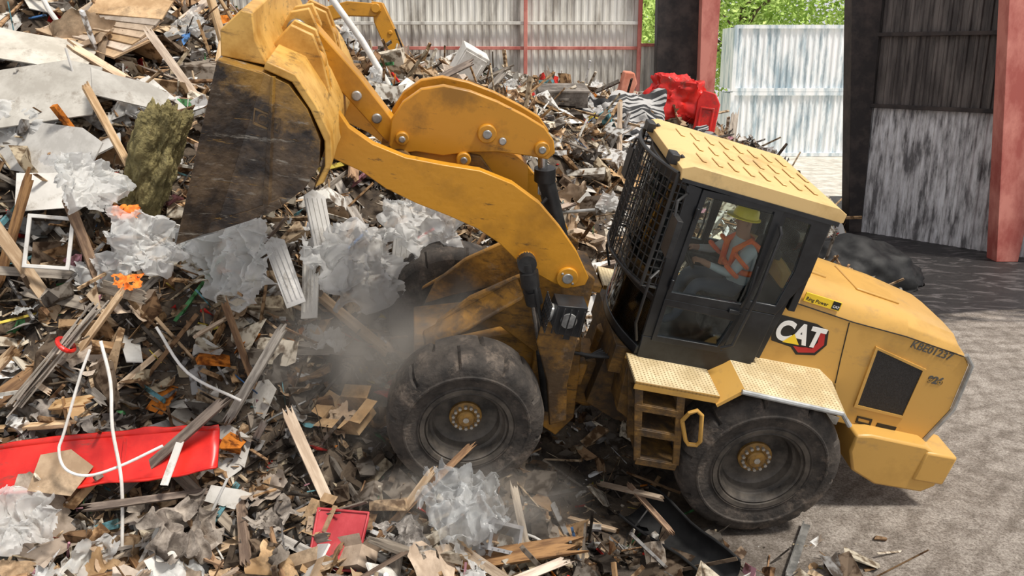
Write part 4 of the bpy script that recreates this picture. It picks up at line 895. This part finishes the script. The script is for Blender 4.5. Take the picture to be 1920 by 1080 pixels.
for i, (x, y, z, rz, w_, h_) in enumerate(((-2.32, 8.1, 2.45, .3, .22, .75), (-2.08, 8.2, 2.35, -.25, .2, .85), (-1.85, 8.3, 2.5, .1, .3, .6), (-2.0, 8.4, 2.85, .9, .28, .8), (-1.2, 8.9, 2.45, .5, .3, .7))):
    b = MB(); b.prism([(-w_ / 2, -h_ / 2), (w_ * .4, -h_ / 2), (w_ / 2, h_ * .4), (0, h_ / 2), (-w_ * .45, h_ * .42)], -.01, .01, 0, ax='z')
    for q in range(4): b.box((-w_ * .35 + q * w_ * .22, -.02, .014), (.012, h_ * .8, .012))
    o = piece(b, 'siding_board', LAM, at(x, y, z, 1.15, .15 * (i - 2), rz), 'ribbed white siding board leaning on the heap', 'board'); o['group'] = 'white siding boards under the bucket'
ORG = pmat('orange cloth', (.75, .16, .02), (.95, .30, .04), 5, .8)
for (x, y, z, s, lb) in ((-3.78, 7.92, 3.08, .26, 'crumpled bright orange-red cloth scrap on the heap'), (-3.62, 7.45, 2.5, .28, 'crumpled orange bag scrap on the heap')):
    o = mkobj('orange_scrap', sheet_me(rs, .9, .6, .15, .1, ORG, 20, 3, .6), None, at(x, y, z, .9, 0, .3, s)); top(o, lb, 'cloth')
for i in range(7):
    o = mkobj('flattened_carton', MB().prism([(-.6, -.25), (.55, -.28), (.62, .2), (-.5, .27)], -.012, .012, 0, ax='z').mesh('fc', CARD, 0), None, at(-5.2 + .06 * i, 10.6 + .05 * i, 4.82 + .06 * i, .45 + .04 * i, .25 - .03 * i, -.35 + .07 * i, 1.1 - .05 * i)); top(o, 'flattened brown cardboard carton stacked on the heap', 'cardboard', 'flattened cartons on the heap')
b = MB()
for i in range(12):
    b.box((rs.uniform(-.06, .06), rs.uniform(-.08, .08), rs.uniform(-.04, .05)), (1.1 + rs.uniform(-.3, .2), .03, .012), 0, (rs.uniform(-.3, .3), rs.uniform(-.06, .06), rs.uniform(-.08, .08)))
b.tube([(.15, .12 * cos(t), .08 * sin(t)) for t in [2 * pi * i / 16 for i in range(17)]], .02, 1)
piece(b, 'lath_bundle', [WOODS[2], REDPL], at(-4.05, 6.85, 1.98, 0, -.85, .35), 'bundle of pale splintered laths tied with a red strap', 'lath bundle', smooth=0)
b = MB(); b.ring([(-.28, -.36), (.28, -.36), (.28, .36), (-.28, .36)], [(-.23, -.31), (.23, -.31), (.23, .31), (-.23, .31)], -.025, .025, 0, ax='z')
piece(b, 'window_frame', LAM, at(-4.42, 7.65, 2.85, 1.2, .15, .3, .72), 'empty dirty white window frame standing in the heap', 'window frame', .008)
for (x, y, z, ry, rz, L_, w_, mi, lb) in ((-4.15, 7.8, 2.75, 1.35, .2, 1.0, .10, 1, 'brown timber post standing upright in the heap'), (-4.05, 8.3, 3.9, 1.2, .3, .8, .08, 0, 'reddish timber stick poking up from the heap'), (-5.1, 7.2, 2.0, .9, .4, 1.3, .14, 1, 'dark brown board leaning on the heap'), (-4.8, 6.6, 1.6, -.8, .2, 1.2, .10, 0, 'pale splintered board leaning on the heap'), (-2.35, 7.05, 1.75, -1.0, .3, .9, .09, 2, 'rough grey plank leaning on the heap'),
      (-.9, 6.55, .75, -.9, .3, .6, .07, 0, 'short pale plank leaning near the tyre'), (-3.0, 6.15, 1.0, .3, .9, 1.0, .06, 1, 'long thin broken plank on the heap'), (-1.9, 6.15, .6, .2, -.4, .9, .08, 2, 'grey broken plank at the heap edge'), (-.35, 6.25, .4, .15, -.7, .8, .08, 0, 'pale broken plank at the heap edge'),
      (-4.6, 7.6, 2.5, 1.1, .1, 1.2, .12, 0, 'tall pale board standing in the heap'), (-4.9, 7.9, 2.9, -1.2, .3, 1.0, .12, 1, 'brown board standing in the heap'), (-2.9, 6.4, 1.35, -.7, .2, 1.1, .09, 1, 'long splintered brown plank leaning on the red board'), (-4.7, 6.2, 1.1, .5, .2, 1.1, .12, 0, 'tan board lying at the heap edge'), (-3.9, 7.3, 2.1, -.9, .2, .8, .07, 0, 'orange-tan splintered lath in the heap')):
    o = mkobj('wood_plank', plank_me(rs, L_, w_, .03, WOODS[mi]), None, at(x, y, z, .8, ry, rz)); top(o, lb, 'plank', 'timber scattered over the heap')
b = MB(); b.tube([(-1.86, 13.1, 4.0), (-2.3, 13.0, 4.8), (-2.85, 12.9, 5.6)], .05, 0, 12); piece(b, 'long_pipe', CONDUIT, I4, 'long white pipe leaning up out of the heap', 'pipe')
b = MB(); b.ring([(-.2, -.14), (.2, -.14), (.2, .14), (-.2, .14)], [(-.18, -.12), (.18, -.12), (.18, .12), (-.18, .12)], 0, .2, 0, ax='z'); b.box((0, 0, .01), (.4, .28, .02))
for i in range(5): b.box((-.16 + i * .08, -.145, .1), (.02, .02, .2))
for zz in (.03, .19): b.ring([(-.22, -.16), (.22, -.16), (.22, .16), (-.22, .16)], [(-.2, -.14), (.2, -.14), (.2, .14), (-.2, .14)], zz - .01, zz + .01, 0, ax='z')
piece(b, 'plastic_crate', GREYPL, at(-.15, 6.45, .45, 1.1, .5, .5, .8), 'small grey plastic crate tipped over at the heap edge', 'plastic crate', smooth=0)
b = MB(); b.box((0, 0, 0), (.95, .07, .012)); b.box((0, .03, .02), (.95, .01, .03)); piece(b, 'metal_strip', STEEL, at(2.72, 6.9, .03, 0, 0, 1.08), 'grey metal angle strip lying on the floor', 'metal strip')
bm = bmesh.new(); bmesh.ops.create_icosphere(bm, subdivisions=5, radius=1)
for v in bm.verts:
    p = v.co.copy(); kk = 1 + .14 * noise.noise(p * 2.2) + .05 * noise.noise(p * 7); v.co = Vector((p.x * 1.35 * kk, p.y * .9 * kk, max(0, p.z) * .95 * kk * (1 - .25 * p.x)))
me = bpy.data.meshes.new('tarp'); bm.to_mesh(me); bm.free(); me.materials.append(BLKPL); me.polygons.foreach_set('use_smooth', [True] * len(me.polygons))
o = mkobj('black_tarpaulin', me, None, at(7.15, 16.4, 0, 0, 0, .1)); top(o, 'low rounded black tarpaulin bundle on the wet floor', 'tarpaulin')
STRIPE = pmat('ribbed dark mat', (.02, .02, .022), (.45, .44, .43), 2, .7, stretch=(1, 14, 1), p=(.48, .52), detail=0)
def onheap(x, y, dz): return hgt(x, y) + dz
for (x, y, rx, rz, s) in ((2.3, 16.6, .6, .3, 1.7), (3.5, 17.0, .5, -.3, 1.9), (4.5, 17.4, .5, -.5, 1.6), (2.9, 15.4, .6, .1, 1.5)):
    o = mkobj('ribbed_mat', sheet_me(rs, 1.1, .7, .18, .2, STRIPE, 26, 2.5, .5), None, at(x, y, onheap(x, y, .3), rx, 0, rz, s)); top(o, 'crumpled black and white ribbed mat draped on the heap', 'mat', 'ribbed mats on the heap')
b = MB(); b.box((0, 0, 0), (.95, .6, .30)); b.box((0, 0, .17), (1.0, .64, .05)); b.box((0, -.31, .02), (.2, .02, .05)); piece(b, 'travel_case', RAG, at(.97, 16.4, onheap(.97, 16.4, .35), .2, 0, .1), 'grey rectangular case with lid lying on the heap', 'case', .03)
b = MB(); b.box((0, 0, 0), (.5, .45, .7)); b.box((0, -.24, .05), (.44, .02, .5)); b.box((.17, -.26, .05), (.02, .03, .3)); piece(b, 'white_cabinet', LAM, at(-.83, 15.6, onheap(-.83, 15.6, .4), .3, .5, .3), 'small white cabinet tipped over on top of the heap', 'cabinet', .02)
bm = bmesh.new(); bmesh.ops.create_cube(bm, size=1); bmesh.ops.subdivide_edges(bm, edges=bm.edges, cuts=18, use_grid_fill=True)
for v in bm.verts:
    p = v.co.copy(); kk = 1 + .45 * noise.noise(p * 2.6 + Vector((4, 0, 0))) + .30 * abs(noise.noise(p * 6)); v.co = Vector((p.x * 1.15 * kk * (1 - .35 * p.z), p.y * .6 * kk, p.z * .85 * kk))
me = bpy.data.meshes.new('shell'); bm.to_mesh(me); bm.free(); me.materials.append(REDPL); me.polygons.foreach_set('use_smooth', [True] * len(me.polygons)); me.set_sharp_from_angle(angle=rad(30))
o = mkobj('plastic_shell', me, None, at(3.85, 19.6, onheap(3.85, 19.6, .62), .1, .1, .2)); top(o, 'bulky crumpled bright red plastic shell lying on the heap', 'plastic shell')
b = MB(); b.prism([(-.24, -.7), (.24, -.7), (.26, .35), (.12, .58), (-.17, .62), (-.26, .4)], -.05, .05, 0); b.ring([(-.17, -.5), (.17, -.5), (.17, .25), (-.17, .25)], [(-.11, -.44), (.11, -.44), (.11, .19), (-.11, .19)], -.08, -.04, 0)
piece(b, 'plastic_door', REDPL, at(4.5, 19.3, onheap(4.5, 19.3, .75), -.1, .12, -.35), 'upright red plastic door panel standing on the heap', 'plastic door', .02)
SALM = pmat('salmon foam', (.60, .20, .12), (.75, .32, .22), 3, .8)
b = MB(); b.prism([(-.15, -.3), (.15, -.3), (.22, .1), (.1, .32), (-.12, .3)], -.15, .15, 0); piece(b, 'foam_block', SALM, at(2.6, 19.2, onheap(2.6, 19.2, .6), .1, .2, .1), 'salmon coloured foam block standing on the heap', 'foam block', .03)
ex = empty('excavator', at(-4.0, 21.5, 4.9)); top(ex, 'yellow excavator boom and stick behind the heap', 'excavator')
b = MB(); b.prism([(-1.6, .35), (-.9, .75), (-.1, .95), (.62, .90), (.75, .72), (.60, .58), (-.1, .60), (-.8, .42), (-1.5, .05)], -.18, .18, 0); b.cyl((.62, -.24, .78), (.62, .24, .78), .12, 0); b.obj('boom', Y_ARM, ex, bevel=.02)
b = MB(); b.prism([(.50, .95), (.78, .92), (1.35, -.35), (1.40, -.95), (1.12, -.95), (.55, .45)], -.14, .14, 0); b.cyl((.95, -.17, .2), (.95, .17, .2), .06, 0); b.obj('stick', Y_ARM, ex, bevel=.02)
b = MB(); b.cyl((-.6, .0, 1.02), (.05, 0, 1.15), .07, 0); b.cyl((.05, 0, 1.15), (.55, 0, 1.0), .04, 1); b.obj('hydraulic_cylinder', [Y_ARM, CHROME], ex)

# ------------------------------------------------------------------ dust
def dust(name, c, r, dens, seed):
    bm = bmesh.new(); bmesh.ops.create_icosphere(bm, subdivisions=3, radius=1)
    me = bpy.data.meshes.new(name); bm.to_mesh(me); bm.free()
    o = mkobj(name, me, None, Matrix.Translation(c) @ Matrix.Diagonal((*r, 1)))
    m = bpy.data.materials.new('dust'); m.use_nodes = True; N = m.node_tree.nodes; L = m.node_tree.links; N.clear()
    out = N.new('ShaderNodeOutputMaterial'); v = N.new('ShaderNodeVolumePrincipled'); v.inputs['Color'].default_value = (.96, .88, .79, 1); v.inputs['Anisotropy'].default_value = .1
    tc = N.new('ShaderNodeTexCoord'); ln = N.new('ShaderNodeVectorMath'); ln.operation = 'LENGTH'; L.new(tc.outputs['Object'], ln.inputs[0])
    fo = N.new('ShaderNodeMapRange'); fo.interpolation_type = 'SMOOTHSTEP'; fo.inputs['From Min'].default_value = 1; fo.inputs['From Max'].default_value = .1; L.new(ln.outputs['Value'], fo.inputs[0])
    mp = N.new('ShaderNodeMapping'); mp.inputs['Location'].default_value = (seed, 0, 0); mp.inputs['Scale'].default_value = (1.2, 1, .9); L.new(tc.outputs['Object'], mp.inputs[0])
    n = N.new('ShaderNodeTexNoise'); n.inputs['Scale'].default_value = 2.0; n.inputs['Detail'].default_value = 5; n.inputs['Distortion'].default_value = .8; L.new(mp.outputs[0], n.inputs['Vector'])
    nr = N.new('ShaderNodeMapRange'); nr.inputs['From Min'].default_value = .42; nr.inputs['From Max'].default_value = .68; L.new(n.outputs[0], nr.inputs[0])
    mu = N.new('ShaderNodeMath'); mu.operation = 'MULTIPLY'; L.new(fo.outputs[0], mu.inputs[0]); L.new(nr.outputs[0], mu.inputs[1])
    m2 = N.new('ShaderNodeMath'); m2.operation = 'MULTIPLY'; m2.inputs[1].default_value = dens; L.new(mu.outputs[0], m2.inputs[0]); L.new(m2.outputs[0], v.inputs['Density']); L.new(v.outputs[0], out.inputs['Volume'])
    me.materials.append(m); top(o, 'pale brown dust cloud drifting around the front tyre', 'dust', kind='stuff')
dust('dust_cloud', (-1.2, 7.3, 1.8), (1.4, .9, 1.15), 2.8, 1.0)
dust('dust_cloud', (-.35, 6.5, .75), (1.2, .6, .5), 3.4, 5.0)

# ------------------------------------------------------------------ light
w = bpy.data.worlds.new('world'); scn.world = w; w.use_nodes = True
bg = w.node_tree.nodes['Background']; bg.inputs[0].default_value = (.97, .97, 1, 1); bg.inputs[1].default_value = .74
sd = bpy.data.lights.new('sun', 'SUN'); sd.energy = 4.0; sd.angle = rad(10); sd.color = (1, .94, .85)
so = bpy.data.objects.new('sun', sd); COL.objects.link(so); so.rotation_euler = Vector((-.5, .30, -1)).to_track_quat('-Z', 'Y').to_euler(); so.location = (10, 0, 20)
